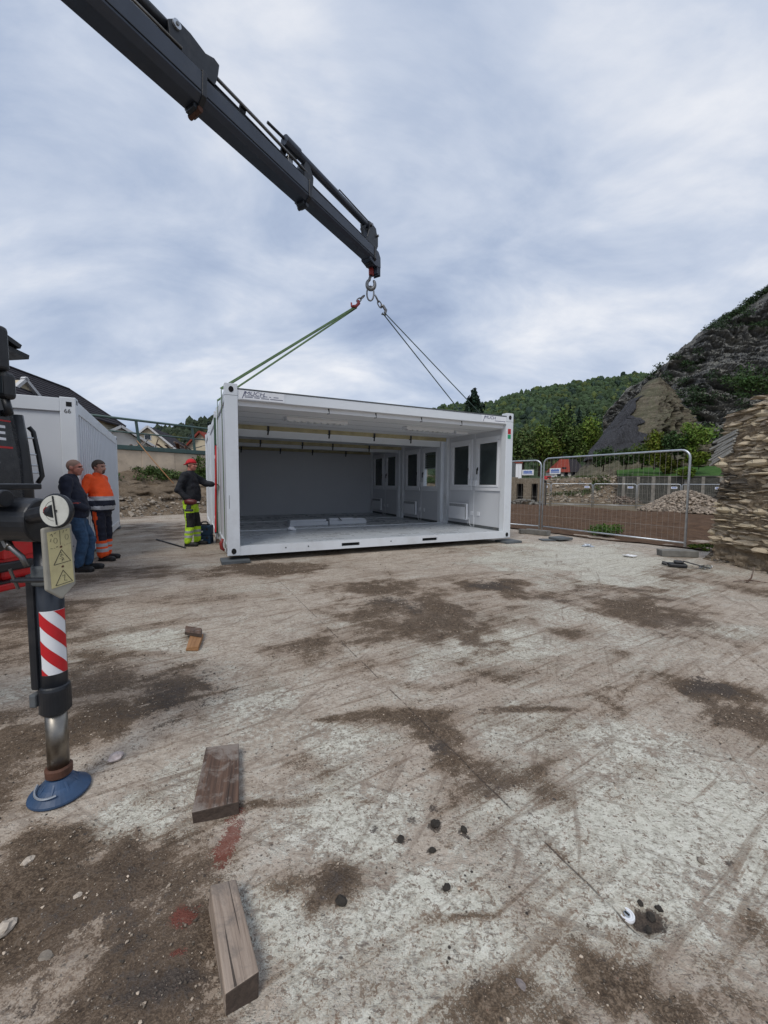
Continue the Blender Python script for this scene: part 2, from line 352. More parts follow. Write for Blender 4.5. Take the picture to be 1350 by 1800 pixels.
    mott = fbm(x * 1.1 + WX[0], y * 1.1 + WY[0], o=5, seed=70, g=.6) - .5; strk = fbm(r30 * .9, s30 * 4.5, o=4, seed=74, g=.6) - .5; strk2 = fbm(r30 * 4 + WX[1], s30 * .8, o=4, seed=79, g=.55) - .5
    dirt = dirt * 1.15 + mott * 1.15 + strk * .75 + strk2 * .45 + .05; white = np.clip(white + (fbm(x * .8 + 9, y * .8, o=5, seed=33, g=.6) - .5) * 1.3 + .13, 0, 1.2)
    def lines(lst):
        m = np.zeros_like(x); wx_ = WX[2] * .10; wy_ = WY[2] * .10
        for a, pts in lst:
            pp = [(G(px, py), w) for px, py, w in pts]
            for (p0, w0), (p1, w1) in zip(pp[:-1], pp[1:]):
                dx, dy = p1.x - p0.x, p1.y - p0.y; t = np.clip(((x - p0.x) * dx + (y - p0.y) * dy) / (dx * dx + dy * dy + 1e-9), 0, 1)
                d = np.hypot(x + wx_ - p0.x - t * dx, y + wy_ - p0.y - t * dy) / (w0 + (w1 - w0) * t); m = np.maximum(m, a * (1 - sstep(.25, 1.3, d + RG * .8)))
        return m
    ln = lines([(.95, [(560, 1262, .03), (640, 1258, .07), (710, 1266, .08), (760, 1288, .07), (790, 1330, .05), (800, 1360, .03)]), (.7, [(795, 1350, .02), (794, 1480, .012)]), (.6, [(840, 1252, .02), (920, 1244, .035), (1000, 1222, .03), (1130, 1196, .03)]),
        (.6, [(1052, 1258, .03), (1092, 1226, .04), (1135, 1180, .03)]), (.7, [(740, 1606, .012), (790, 1608, .02), (845, 1616, .008)]), (.6, [(440, 1416, .02), (540, 1410, .03), (660, 1404, .015)]), (.5, [(120, 1128, .10), (260, 1100, .12), (420, 1080, .05)]),
        (.6, [(0, 1262, .12), (160, 1232, .14), (330, 1172, .10)]), (.55, [(60, 1180, .06), (230, 1150, .1), (330, 1150, .05)]), (.5, [(380, 1010, .10), (620, 1030, .16), (900, 1005, .10)]), (.6, [(560, 1075, .12), (700, 1095, .22), (830, 1090, .10)]), (.5, [(980, 1010, .1), (1120, 1060, .2), (1280, 1110, .2), (1350, 1130, .2)]),
        (.5, [(640, 1190, .06), (760, 1215, .07), (860, 1190, .04)]), (.45, [(880, 1440, .015), (960, 1475, .03), (1010, 1520, .02)]), (.5, [(1080, 1650, .05), (1200, 1680, .08), (1350, 1700, .08)])])
    lft = sstep(520, 120, 675 + FPX * x / np.maximum(y, .4)) * .16
    lump = fbm(x * 16, y * 16, o=3, seed=5); big = fbm(x * .9, y * .9, o=3, seed=8)
    dirt = np.clip(np.maximum(dirt, ln * .9 + mott * .5 + strk * .3) + lft, 0, 1.3)
    z = (fbm(x * 5, y * 5, o=4, seed=2) - .5) * .008 + dirt * (lump - .35) * .026 + (big - .5) * .012
    z -= blobs([(1125, 1608, 40, 24, 1)]) * .022
    nx, ny = len(xs), len(ys); i = np.arange(nx * ny).reshape(ny, nx)
    F = np.stack([i[:-1, :-1], i[:-1, 1:], i[1:, 1:], i[1:, :-1]], -1).reshape(-1, 4)
    A, B = G(475, 1005), G(1090, 1610)
    q = NT('worn_slab'); ma = q.sepc(q.attr('masks').outputs['Color']); rd = q.sepc(q.attr('masks2').outputs['Color'])[0]
    nm = q.noise(7.0, 5, .66, .3, off=2.0); nf = q.noise(38.0, 4, .68, off=4.0); ns = q.noise(150.0, 2, .65, off=6.0)
    st = q.noise((3.0, 46.0, 10.0), 5, .65, 1.2); st2 = q.noise((30.0, 4.0, 10.0), 4, .6, 1.0, off=9.0)
    tan = q.ramp(q.math('ADD', q.math('MULTIPLY', nm, .5), q.math('MULTIPLY', nf, .5)), [(.36, (.25, .20, .155)), (.5, (.43, .365, .295)), (.62, (.56, .495, .41))])
    wht = q.ramp(nf, [(.34, (.35, .33, .27)), (.5, (.555, .54, .455)), (.66, (.66, .645, .56))])
    def cmbn(mask, w, wa, wb, wc):
        nz = q.math('ADD', q.math('ADD', q.math('MULTIPLY', nm, wa), q.math('MULTIPLY', nf, wb)), q.math('MULTIPLY', ns, wc))
        return q.math('ADD', mask, q.math('MULTIPLY', q.math('SUBTRACT', nz, .5), w))
    nh = q.noise(62.0, 3, .72, .3, off=14.0); nh2 = q.noise((26.0, 90.0, 26.0), 3, .7, .5, off=17.0)
    wfac = q.mrange(cmbn(ma[1], 4.6, .30, .42, .28), .26, .62, 0, .92)      # flaking pale coat
    c = q.mix(wfac, tan, wht)
    c = q.mix(q.mrange(st, .58, .70, 0, .45), c, (.20, .165, .135)); c = q.mix(q.mrange(st2, .60, .72, 0, .35), c, (.22, .19, .165))
    def rotn(deg, sx, sy, off):
        mp = q.n('ShaderNodeMapping'); mp.inputs['Rotation'].default_value = (0, 0, math.radians(deg)); q.put(mp.inputs[0], q.co); return q.noise((sx, sy, 1.0), 5, .62, .6, vec=mp.outputs[0], off=off)
    s1, s2, s3 = rotn(-33, 1.6, 24.0, 3.0), rotn(22, 2.2, 34.0, 8.0), rotn(-65, 1.3, 15.0, 12.0)
    c = q.mix(q.mrange(s1, .56, .66, 0, .6), c, (.185, .135, .098)); c = q.mix(q.mrange(s2, .58, .66, 0, .5), c, (.21, .170, .135)); c = q.mix(q.mrange(s3, .60, .68, 0, .55), c, (.165, .122, .090))
    c = q.mix(q.mrange(rotn(-28, 1.1, 11.0, 31.0), .60, .72, 0, .5), c, (.60, .575, .50))
    dv = q.math('ADD', cmbn(ma[0], 3.6, .30, .40, .30), q.math('MULTIPLY', q.math('SUBTRACT', s1, .5), .9))
    pit = q.mrange(q.math('ADD', nh, q.math('MULTIPLY', dv, .07)), .585, .615, 0, .8); c = q.mix(pit, c, (.17, .125, .092))
    pit2 = q.mrange(q.math('ADD', nh2, q.math('MULTIPLY', dv, .06)), .60, .64, 0, .65); c = q.mix(pit2, c, (.15, .125, .105))
    c = q.mix(q.mrange(dv, .16, .40, 0, .5), c, (.225, .160, .108))
    brown = q.ramp(q.math('ADD', q.math('MULTIPLY', nf, .5), q.math('MULTIPLY', ns, .5)), [(.36, (.032, .020, .012)), (.5, (.088, .059, .036)), (.62, (.205, .150, .104))])
    c = q.mix(q.mrange(dv, .46, .66, 0, .95), c, brown)
    dk = q.ramp(ns, [(.3, (.026, .020, .017)), (.7, (.095, .075, .060))])
    c = q.mix(q.math('MULTIPLY', q.mrange(cmbn(ma[2], 3.0, .2, .5, .3), .40, .62), .9), c, dk)
    c = q.mix(q.math('MULTIPLY', q.mrange(cmbn(rd, 3.2, .1, .5, .4), .40, .62), .75), c, (.15, .032, .020))
    # dark specks and pale grit
    vd = q.voro(26.0); c = q.mix(q.math('MULTIPLY', q.mrange(vd, .10, .16, 1, 0), q.mrange(nm, .5, .6)), c, (.045, .036, .030))
    vd2 = q.voro(11.0); c = q.mix(q.math('MULTIPLY', q.mrange(vd2, .07, .11, .9, 0), q.mrange(nf, .5, .56)), c, (.05, .042, .038))
    vg = q.voro(85.0); c = q.mix(q.math('MULTIPLY', q.mrange(vg, .12, .20, .8, 0), q.mrange(nf, .56, .64)), c, (.40, .37, .33))
    # saw-cut joint
    sp = q.n('ShaderNodeSeparateXYZ'); q.put(sp.inputs[0], q.co); d = (B - A); d.z = 0; L = d.length; d.normalize(); nx_, ny_ = -d.y, d.x
    dist = q.math('ADD', q.math('ADD', q.math('MULTIPLY', sp.outputs[0], nx_), q.math('MULTIPLY', sp.outputs[1], ny_)), -(A.x * nx_ + A.y * ny_))
    dist = q.math('ABSOLUTE', q.math('ADD', dist, q.math('MULTIPLY', q.math('SUBTRACT', nm, .5), .012)))
    jn = q.mrange(dist, .0018, .0045, 1, 0); jn = q.math('MULTIPLY', jn, q.mrange(nm, .44, .52)); c = q.mix(q.math('MULTIPLY', jn, .7), c, (.06, .044, .033))
    hgt = q.math('ADD', q.math('MULTIPLY', nf, .5), q.math('MULTIPLY', ns, .35)); hgt = q.math('ADD', hgt, q.math('MULTIPLY', wfac, .22))
    hgt = q.math('SUBTRACT', hgt, q.math('MULTIPLY', jn, .8))
    q.bump(hgt, .75, .012)
    wet = q.mrange(q.noise(1.7, 5, .6, off=21.0), .45, .62, .92, .62)
    ob = np_mesh('ground', np.stack([x, y, z], 1), F, q.done(c, wet, 0, .35), True,
                 {'masks': np.stack([dirt, white, dark], 1), 'masks2': np.stack([red, red, red], 1)})
    tag(ob, kind='structure')
    return x, y, dirt
gx, gy, gdirt = ground_sheet()

def soilmat(name, a, b, c2, sc=3.0, bs=.6):
    q = NT(name); n1_ = q.noise(sc, 8, .66, .3); n2_ = q.noise(sc * 9, 5, .65, off=3.0)
    c = q.ramp(q.math('ADD', q.math('MULTIPLY', n1_, .55), q.math('MULTIPLY', n2_, .45)), [(.32, a), (.5, b), (.68, c2)])
    q.bump(q.math('ADD', n1_, n2_), bs, .06); return q.done(c, .95, 0, .2)
M['soil_red'] = soilmat('soil_red', (.040, .022, .012), (.095, .055, .032), (.17, .105, .064), 4)
M['track'] = soilmat('track', (.16, .10, .062), (.25, .165, .108), (.33, .235, .165), 1.2, .4)
M['rubble_earth'] = soilmat('rubble_earth', (.075, .055, .038), (.165, .125, .085), (.29, .235, .175), 2.0, .9)
M['field_earth'] = soilmat('field_earth', (.09, .07, .045), (.14, .11, .07), (.20, .165, .12), .6, .4)
M['grass'] = soilmat('grass', (.022, .058, .014), (.045, .105, .022), (.085, .14, .035), 1.6, .7)
M['hill_floor'] = soilmat('hill_floor', (.018, .03, .014), (.03, .048, .02), (.045, .06, .025), .1, .2)

def sheet(name, fn, nu, nv, mats, kind='structure', smooth=True, attrs=None):
    u, v = np.meshgrid(np.linspace(0, 1, nu), np.linspace(0, 1, nv)); V = fn(u.ravel(), v.ravel())
    i = np.arange(nu * nv).reshape(nv, nu); F = np.stack([i[:-1, :-1], i[:-1, 1:], i[1:, 1:], i[1:, :-1]], -1).reshape(-1, 4)
    o = np_mesh(name, V, F, mats, smooth, attrs); tag(o, kind=kind); return o, V
F0 = np.array([4.2, 10.9]); FE = np.array([.555, -.832]); FN = np.array([.832, .555])
def terr(u, v):
    x = (u - .5) * 1400; y = (v - .35) * 1600
    x = np.sign(x) * np.abs(x / 700) ** 1.6 * 700; yy = (v - .3); y = np.sign(yy) * np.abs(yy / .7) ** 1.6 * 1100
    w = (x - F0[0]) * FN[0] + (y - F0[1]) * FN[1]
    z = -.14 - sstep(6, 22, w) * .5 + (fbm(x * .15, y * .15, seed=4) - .5) * .1
    return np.stack([x, y, z], 1)
sheet('terrain', terr, 180, 180, M['field_earth'])
def soil(u, v):
    a = -34 + u * 62; w = .35 + v * 11.2; n_ = fbm(a * 1.3, w * 1.3, o=5, seed=6)
    z = .025 + .20 * sstep(.2, 8, w) * (1 - sstep(10.0, 11.5, w) * 1.6) + (n_ - .5) * .22 * sstep(0, 1.2, w)
    w = w + (fbm(a * .8, a * 0 + 3, seed=12) - .5) * .5
    return np.stack([F0[0] + FE[0] * a + FN[0] * w, F0[1] + FE[1] * a + FN[1] * w, z], 1)
sheet('soil_strip', soil, 320, 70, M['soil_red'])
def trk(u, v):
    a = -45 + u * 80; w = 11.0 + v * 9.5
    z = -.05 - .42 * sstep(0, 1, v) + (fbm(a * .7, w * .7, seed=16) - .5) * .14
    return np.stack([F0[0] + FE[0] * a + FN[0] * w, F0[1] + FE[1] * a + FN[1] * w, z], 1)
sheet('dirt_track', trk, 160, 30, M['track'])

# ---------------------------------------------------------------- stones, leaves, trees
def icos(sub):
    bm = bmesh.new(); bmesh.ops.create_icosphere(bm, subdivisions=sub, radius=1.0)
    V = np.array([v.co[:] for v in bm.verts]); F = np.array([[v.index for v in f.verts] for f in bm.faces]); bm.free(); return V, F
ICO1, ICO2 = icos(1), icos(2)
def rotm(n):
    a = rng.normal(size=(n, 4)); a /= np.linalg.norm(a, axis=1)[:, None]; w, x, y, z = a.T
    return np.stack([np.stack([1-2*(y*y+z*z), 2*(x*y-w*z), 2*(x*z+w*y)], -1), np.stack([2*(x*y+w*z), 1-2*(x*x+z*z), 2*(y*z-w*x)], -1), np.stack([2*(x*z-w*y), 2*(y*z+w*x), 1-2*(x*x+y*y)], -1)], 1)
def scatter(name, C, R, mats, ico=ICO1, jit=.3, flat=(1, 1, .6), tint=None, rot=True, parent=None, smooth=False, kind='stuff'):
    C = np.asarray(C, float); n = len(C); B, F = ico; R = np.asarray(R, float)
    V = B[None] * (1 + (rng.random((n, len(B), 1)) - .5) * 2 * jit) * np.asarray(flat)
    V = V * (R[:, None, None] if R.ndim == 1 else R[:, None, :])
    if rot:
        q_ = rng.random(n) * 6.283; c, s_ = np.cos(q_), np.sin(q_); x, y = V[..., 0].copy(), V[..., 1].copy()
        V[..., 0] = x * c[:, None] - y * s_[:, None]; V[..., 1] = x * s_[:, None] + y * c[:, None]
    V = V + C[:, None]; FF = F[None] + (np.arange(n) * len(B))[:, None, None]
    t = (np.ones((n, 3)) if tint is None else tint); t = np.repeat(t, len(B), 0)
    o = np_mesh(name, V.reshape(-1, 3), FF.reshape(-1, 3), mats, smooth, {'tint': t}, parent)
    if kind: tag(o, kind=kind)
    return o
def tinted(name, base, rough=.9, bs=.3):
    q = NT(name); nz = q.noise(30, 4, .6); c = q.mix(1.0, base, q.attr('tint').outputs['Color'], 'MULTIPLY'); c = q.mix(1.0, c, q.ramp(nz, [(.3, .6), (.7, 1.3)]), 'MULTIPLY')
    q.bump(nz, bs, .01); return q.done(c, rough, 0, .3)
M['pebble'] = tinted('pebble', (.30, .265, .225)); M['slate'] = tinted('slate', (.49, .405, .295), .9, .8)
def leaf_cloud(clumps, per, size, spread=.35):                 # clumps (n,6): centre and radii -> quads and tint
    clumps = np.asarray(clumps, float); n = len(clumps); N = n * per
    d = rng.normal(size=(N, 3)); d /= np.linalg.norm(d, axis=1)[:, None]; r = rng.random(N) ** .45
    c = np.repeat(clumps, per, 0); p_ = c[:, :3] + d * r[:, None] * c[:, 3:6]
    nrm = d * .6 + rng.normal(size=(N, 3)) * .7; nrm /= np.linalg.norm(nrm, axis=1)[:, None]
    t = np.cross(nrm, rng.normal(size=(N, 3))); t /= np.linalg.norm(t, axis=1)[:, None]; b = np.cross(nrm, t)
    s_ = size * (1 + (rng.random(N) - .5) * 2 * spread)
    V = np.stack([p_ - t * s_[:, None], p_ - b * s_[:, None] * .5, p_ + t * s_[:, None], p_ + b * s_[:, None] * .5], 1)
    cl = np.repeat(.72 + rng.random((n, 1)) * .6, per, 0)
    tint = np.clip(cl * (.75 + .5 * rng.random((N, 1))) * np.array([1, 1, 1]) * (1 + (rng.random((N, 3)) - .5) * .3), .2, 2)
    return V.reshape(-1, 3), np.arange(N * 4).reshape(-1, 4), np.repeat(tint, 4, 0)
def foliage(name, clumps, per, size, m, parent=None, tint=(1, 1, 1), kind=None):
    V, F, t = leaf_cloud(clumps, per, size); o = np_mesh(name, V, F, m, False, {'tint': t * np.asarray(tint)}, parent)
    if kind: tag(o, kind=kind)
    return o
def tree(name, label, cat, pos, h, r, m=None, tint=(1, 1, 1), group=None, n=26, per=60, size=None, bush=False, seed=0):
    rs = np.random.default_rng(seed + 100); o = thing(name, label, cat, pos, 0, group)
    t = MB(); th = h * (.25 if bush else .55)
    t.tube([(0, 0, -.2), (r * .04, 0, th * .5), (0, r * .05, th), (r * .03, 0, h * .85)], [h * .03, h * .024, h * .016, h * .004], 7)
    for k in range(6):
        a = k * 1.05 + rs.random() * .5; z0 = th * (.55 + .45 * rs.random())
        t.tube([(0, 0, z0), (math.cos(a) * r * .35, math.sin(a) * r * .35, z0 + h * .12), (math.cos(a) * r * .7, math.sin(a) * r * .7, z0 + h * .2)], [h * .010, h * .007, h * .003], 5)
    t.build('trunk', M['bark'], o, smooth=True)
    cl = []
    zc, zr = (h * .50, h * .56) if bush else (h * .58, h * .44)
    for k in range(n):
        d = rs.normal(size=3); d /= np.linalg.norm(d); q_ = rs.random() ** .5 * .72
        s_ = (.24 + .2 * rs.random())
        cl.append((d[0] * r * q_, d[1] * r * q_, zc + d[2] * zr * q_, r * s_, r * s_, zr * s_ * 1.05))
    foliage('crown', cl, per, size or r * .09, m or M['leaf'], o, tint)
    return o
def conifer(name, label, pos, h, r, group=None, seed=0, tint=(1, 1, 1), lev=16):
    rs = np.random.default_rng(seed); o = thing(name, label, 'tree', pos, 0, group)
    MB().tube([(0, 0, -.3), (0, 0, h * .5), (0, 0, h)], [h * .02, h * .013, h * .002], 7).build('trunk', M['bark'], o, smooth=True)
    cl = []
    for k in range(lev):
        t = k / (lev - 1); z = h * (.1 + .88 * t); rr = r * (1 - t) ** .85 + .06 * r
        nb_ = max(3, int(8 * (1 - t) + 3))
        for j in range(nb_):
            a = 6.283 * j / nb_ + rs.random(); L = rr * (.75 + .4 * rs.random())
            for q_ in (.35, .7, 1.0): cl.append((math.cos(a) * L * q_, math.sin(a) * L * q_, z - L * .22 * q_ + rs.normal() * .02 * h, rr * .2 + .05, rr * .2 + .05, h * .022))
    foliage('crown', cl, 14, h * .018, M['conifer'], o, tint); return o
# ---------------------------------------------------------------- hills, forest, cliff
def interp_px(pts, x): a = np.array(pts, float); return np.interp(x, a[:, 0], a[:, 1])
def hill(name, px0, px1, sky_pts, ytop, ybase, zbase, nu, nv, back=1.25, wob=4.0):
    def fn(u, v):
        px = px0 + u * (px1 - px0); py = interp_px(sky_pts, px); az = (px - 675) / FPX
        top = np.array([P(a, b, ytop)[:] for a, b in zip(px, py)])
        t = np.minimum(v / .85, 1); yy = ybase + (ytop - ybase) * t
        z = zbase + (top[:, 2] - 5 - zbase) * (t ** 1.15) - np.maximum(v - .85, 0) / .15 * 8
        yy = yy + np.maximum(v - .85, 0) / .15 * ytop * (back - 1)
        x = az * yy * 1.0 + (top[:, 0] - az * ytop) * t
        z = z + (fbm(x * .012, yy * .012, seed=31) - .5) * wob * 2 * np.sin(np.pi * np.clip(v, 0, .85) / .85)
        return np.stack([x, yy, z], 1)
    return sheet(name, fn, nu, nv, M['hill_floor'])
SKY_R = [(560, 742), (700, 728), (800, 712), (860, 708), (900, 695), (960, 680), (1040, 667), (1100, 659), (1160, 655), (1300, 650), (1500, 640)]
hill('wooded_hill', 480, 1500, SKY_R, 480, 150, -1.0, 90, 40)
SKY_L = [(-300, 770), (0, 775), (200, 772), (255, 765), (275, 752), (300, 753), (330, 742), (355, 738), (390, 735), (450, 738), (560, 745), (700, 760)]
hill('wooded_ridge', -300, 700, SKY_L, 330, 190, -1.0, 70, 24)
def forest(name, px0, px1, sky_pts, ytop, ybase, zbase, n, R, tintf, label, low=0.0):
    px = px0 + rng.random(n) * (px1 - px0); t = np.sqrt(low + rng.random(n) * (1.0 - low)) ; t = np.clip(t, 0, 1)
    py = interp_px(sky_pts, px); az = (px - 675) / FPX; top = np.array([P(a, b, ytop)[:] for a, b in zip(px, py)])
    yy = ybase + (ytop - ybase) * t; x = az * yy + (top[:, 0] - az * ytop) * t; z = zbase + (top[:, 2] - 5 - zbase) * t ** 1.15
    z = z + (fbm(x * .012, yy * .012, seed=31) - .5) * 8 * np.sin(np.pi * t * .999)
    r = R * (.7 + .6 * rng.random(n)); C = np.stack([x, yy, z + r * .7], 1)
    ti = tintf(n, t); S3 = np.stack([r, r, r * (1.0 + .5 * rng.random(n))], 1)
    # each crown is a handful of irregular lobes
    CC, RR, TT = [], [], []
    for k in range(4):
        d = rng.normal(size=(n, 3)); d /= np.linalg.norm(d, axis=1)[:, None]
        CC.append(C + d * S3 * .5); RR.append(S3 * (.48 + .22 * rng.random((n, 1)))); TT.append(ti * (.8 + .4 * rng.random((n, 1))))
    o = scatter(name, np.concatenate(CC), np.concatenate(RR), M['forest_leaf'], ICO1, .34, (1, 1, 1), np.concatenate(TT))
    tag(o, label, 'forest'); return o
q = NT('forest_leaf'); nz = q.noise(.9, 5, .7); c = q.mix(1.0, (.038, .062, .027), q.attr('tint').outputs['Color'], 'MULTIPLY')
c = q.mix(1.0, c, q.ramp(nz, [(.3, .55), (.7, 1.5)]), 'MULTIPLY'); q.bump(nz, .9, .8); M['forest_leaf'] = q.done(c, .8, 0, .2)
def tr(n, t):
    b = .8 + .5 * rng.random((n, 1)); hue = rng.random((n, 1))
    return b * (np.array([1.0, 1.0, 1.0]) + np.where(hue > .86, 1, 0) * np.array([.7, .35, -.1]) + np.where(hue < .12, 1, 0) * np.array([-.35, -.3, .1])) * (1.1 - .25 * (1 - t[:, None]))
forest('forest', 760, 1230, SKY_R, 480, 165, -1.0, 3200, 3.6, tr, 'dense green forest covering the far hillside to the right')
def tl(n, t): return tr(n, t) * np.array([.72, .62, .78])
forest('forest', 180, 520, SKY_L, 330, 215, -1.0, 800, 3.8, tl, 'dark distant wooded ridge behind the cream gabled houses', .1)

# rock material: layered, weathered, moss on flat ledges
def rockmat(name, a, b, c2, sc, moss=(.03, .045, .015), mossamt=.7, strat=(.5, .5, 3.0)):
    q = NT(name); n1_ = q.noise(sc, 9, .7, .6); n2_ = q.noise((strat[0]*sc, strat[1]*sc, strat[2]*sc), 7, .65, .8, off=3.0); n3 = q.noise(sc * 7, 5, .7, off=8)
    t = q.math('ADD', q.math('ADD', q.math('MULTIPLY', n1_, .35), q.math('MULTIPLY', n2_, .4)), q.math('MULTIPLY', n3, .25))
    c = q.ramp(t, [(.33, a), (.48, b), (.66, c2)])
    ge = q.n('ShaderNodeNewGeometry'); sp = q.n('ShaderNodeSeparateXYZ'); q.put(sp.inputs[0], ge.outputs['Normal'])
    mf = q.math('MULTIPLY', q.mrange(q.math('ADD', sp.outputs[2], q.math('MULTIPLY', n1_, 1.2)), .95, 1.2), mossamt)
    if mossamt: c = q.mix(mf, c, moss)
    q.bump(t, .9, .35 / sc); return q.done(c, .92, 0, .25)
M['cliff_rock'] = rockmat('cliff_rock', (.036, .037, .040), (.165, .163, .158), (.44, .42, .37), .26, (.045, .052, .022), .35, (.5, .5, 2.2))
M['crag_rock'] = rockmat('crag_rock', (.035, .030, .022), (.13, .112, .082), (.30, .265, .20), .8, (.04, .05, .02), mossamt=.5)
CS = [(1060, 735), (1100, 690), (1130, 672), (1150, 658), (1170, 642), (1200, 614), (1240, 583), (1270, 566), (1300, 552), (1350, 520), (1420, 480), (1520, 430)]
def cliff(u, v):
    px = 1060 + u * 460; py = interp_px(CS, px); yt = 88 - 14 * u; az = (px - 675) / FPX
    top = np.array([P(a, b, c_)[:] for a, b, c_ in zip(px, py, yt)]); yb = 62 - 6 * u
    t = np.minimum(v / .8, 1); st = t + .05 * np.sin(t * 17 + 3 * fbm(u * 6, t * 2, seed=41)) ; st = np.clip(st, 0, 1)
    y = yb + (yt - yb) * st; z = 1.5 + (top[:, 2] - 1.5) * t; over = np.maximum(v - .8, 0) / .2
    y = y + over * 26; z = z + over * 3
    x = az * y + (top[:, 0] - az * yt) * t
    tl = z + .45 * x; wv = fbm(x * .2, y * .2, z * .2, o=3, seed=43) * 2
    rid = 1 - np.abs(2 * fbm(x * .10 + wv * .3, z * .13, y * .05, o=4, seed=44) - 1); rid2 = 1 - np.abs(2 * fbm(x * .22 + wv, tl * .55, y * .16, o=5, seed=47, g=.6) - 1); rid3 = 1 - np.abs(2 * fbm(x * .9, tl * 1.6, y * .8, o=4, seed=48, g=.6) - 1)
    d = ((rid - .62) * 6 + (rid2 - .72) * 7.5 + (rid3 - .7) * 1.3) * np.clip(1.15 - over * 1.2 - sstep(.9, 1.0, t) * .75, 0, 1) * sstep(0, .1, t)
    return np.stack([x - d * .45, y - d * .8, z + d * .12 + (fbm(x * .5, y * .5, z, seed=50) - .5) * 1.2 * (t > .95)], 1)
_, CV = sheet('rock_cliff', cliff, 300, 200, M['cliff_rock'], smooth=False)
LFT = [(0, 1016), (.15, 1036), (.4, 1062), (.6, 1086), (.8, 1104), (.9, 1122), (.95, 1124), (1, 1134)]; RGT = [(0, 1178), (.3, 1182), (.5, 1172), (.62, 1176), (.75, 1165), (.85, 1163), (.93, 1151), (1, 1142)]
def crag_xyz(a, t, off=0.0):
    lx, rx = interp_px(LFT, t), interp_px(RGT, t); Y0 = 60.0; z = P(1130, 840, Y0).z + (P(1130, 668, Y0).z - P(1130, 840, Y0).z) * t
    xl, xr = (lx - 675) / FPX * Y0, (rx - 675) / FPX * Y0; cxx, hx = (xl + xr) / 2, (xr - xl) / 2; hy = 1.0 + 8 * (1 - t) ** .9
    ca, sa = np.cos(a), np.sin(a); n_ = fbm(cxx * .3 + ca * 2.2, sa * 2.2, z * .28, o=5, seed=61); n2_ = fbm(ca * 7, sa * 7, z * 1.3, o=4, seed=66)
    rd_ = 1 - np.abs(2 * fbm(ca * 6 + 4, sa * 6, z * .6, o=5, seed=68, g=.62) - 1)
    fr = sstep(-.55, .15, ca); amp = .06 + .94 * fr
    k = 1 + (n_ - .5) * .35 + ((n2_ - .5) * .5 + (rd_ - .72) * 1.5) * amp * (.6 + .4 * (1 - t))
    if off: k = k * 1.07 + .02 + (fbm(a * 9, t * 3, seed=63) - .5) * .10
    z = z + (fbm(ca * 5, sa * 5 + 3, z * .8, seed=69) - .5) * 1.3 * amp * (t > .15)
    return np.stack([cxx + ca * hx * k, Y0 + sa * hy * k, z], 1)
def crag(u, v): return crag_xyz(u * 2 * np.pi, v)
sheet('rock_crag', crag, 170, 100, M['crag_rock'], smooth=False)
q = NT('rock_net'); w1 = q.noise((14, 3, 1.2), 6, .6, .5); c = q.ramp(w1, [(.3, (.030, .030, .034)), (.7, (.095, .095, .105))])
vo = q.voro(3.2, 'DISTANCE_TO_EDGE'); c = q.mix(q.mrange(vo, .02, .06, .5, 0), c, (.015, .015, .017)); q.bump(w1, .9, .8); M['net'] = q.done(c, .8)
def netf(u, v):
    t = .18 + v * .64; a0 = np.pi * .72; a = a0 + u * np.pi * (.66 - .26 * v + (fbm(v * 9, v * 0 + 2, o=4, seed=64, g=.6) - .5) * .28); return crag_xyz(a, t, .4)
o, _ = sheet('rockfall_net', netf, 40, 40, M['net'], kind=None); o.pop('kind', None)
sol = o.modifiers.new('thick', 'SOLIDIFY'); sol.thickness = .08
tag(o, 'dark grey rockfall netting draped down the left slope of the crag', 'netting')

# shrubs growing on the ledges of the cliff
idx = rng.choice(len(CV), 6000); pts = CV[idx]; mk = fbm(pts[:, 0] * .11, pts[:, 2] * .16, o=4, seed=71)
low = np.clip(1 - pts[:, 2] / 26, 0, 1); keep = mk + low * .16 - .0 > .61; pts = pts[keep][:240]
cl = np.concatenate([pts + np.array([-.2, -.5, .3]), np.stack([.6 + .9 * rng.random(len(pts))] * 2 + [.4 + .6 * rng.random(len(pts))], 1)], 1)
tag(foliage('cliff_shrubs', cl, 90, .17, M['leaf_dark'], None, (.95, .95, .8), 'stuff'), 'dark green shrubs and scrub growing on the cliff ledges', 'shrubs')
sk = CV[(np.abs(CV[:, 2]) > 0)]; row = CV.reshape(200, 300, 3)[160]; row = row[row[:, 0] > 66]
cl = [(p_[0] + rng.normal() * .5, p_[1] + rng.normal(), p_[2] + .3 + rng.random() * .9 * (p_[0] > 70), .7, .7, .6) for p_ in row for _ in range(2)]
tag(foliage('ridge_scrub', cl, 50, .16, M['leaf_dark'], None, (1.0, 1.0, .8), 'stuff'), 'low scrub along the skyline of the cliff top', 'shrubs')

# grass terrace, retaining wall, rubble bank below the cliff
def terrace(u, v):
    a = P(1085, 836, 47); b = P(1330, 836, 39); x = a.x + (b.x - a.x) * u; y = a.y + (b.y - a.y) * u
    z = 2.35 + v * 2.6 + (fbm(x * .4, v * 6, seed=81) - .5) * .5; return np.stack([x + v * 9, y + v * 16, z], 1)
sheet('grass_terrace', terrace, 60, 30, M['grass'])
def bank(u, v):
    a = P(740, 850, 52); b = P(1180, 850, 46.5); x = a.x + (b.x - a.x) * u; y = a.y + (b.y - a.y) * u
    hgt_ = 3.0 + .35 * np.sin(u * 9); d = (fbm(x * .5, v * 3, seed=84) - .5) * 1.3
    z = -.75 + hgt_ * np.minimum(v / .7, 1) + (fbm(x * .9, v * 5, seed=86) - .5) * .5
    return np.stack([x + d * .3, y - 1.2 + 1.6 * np.minimum(v / .7, 1) + np.maximum(v - .7, 0) * 40 - d * .5, z], 1)
_, BV = sheet('rubble_bank', bank, 140, 40, M['rubble_earth'])
sel = BV[(rng.random(len(BV)) < .30)]
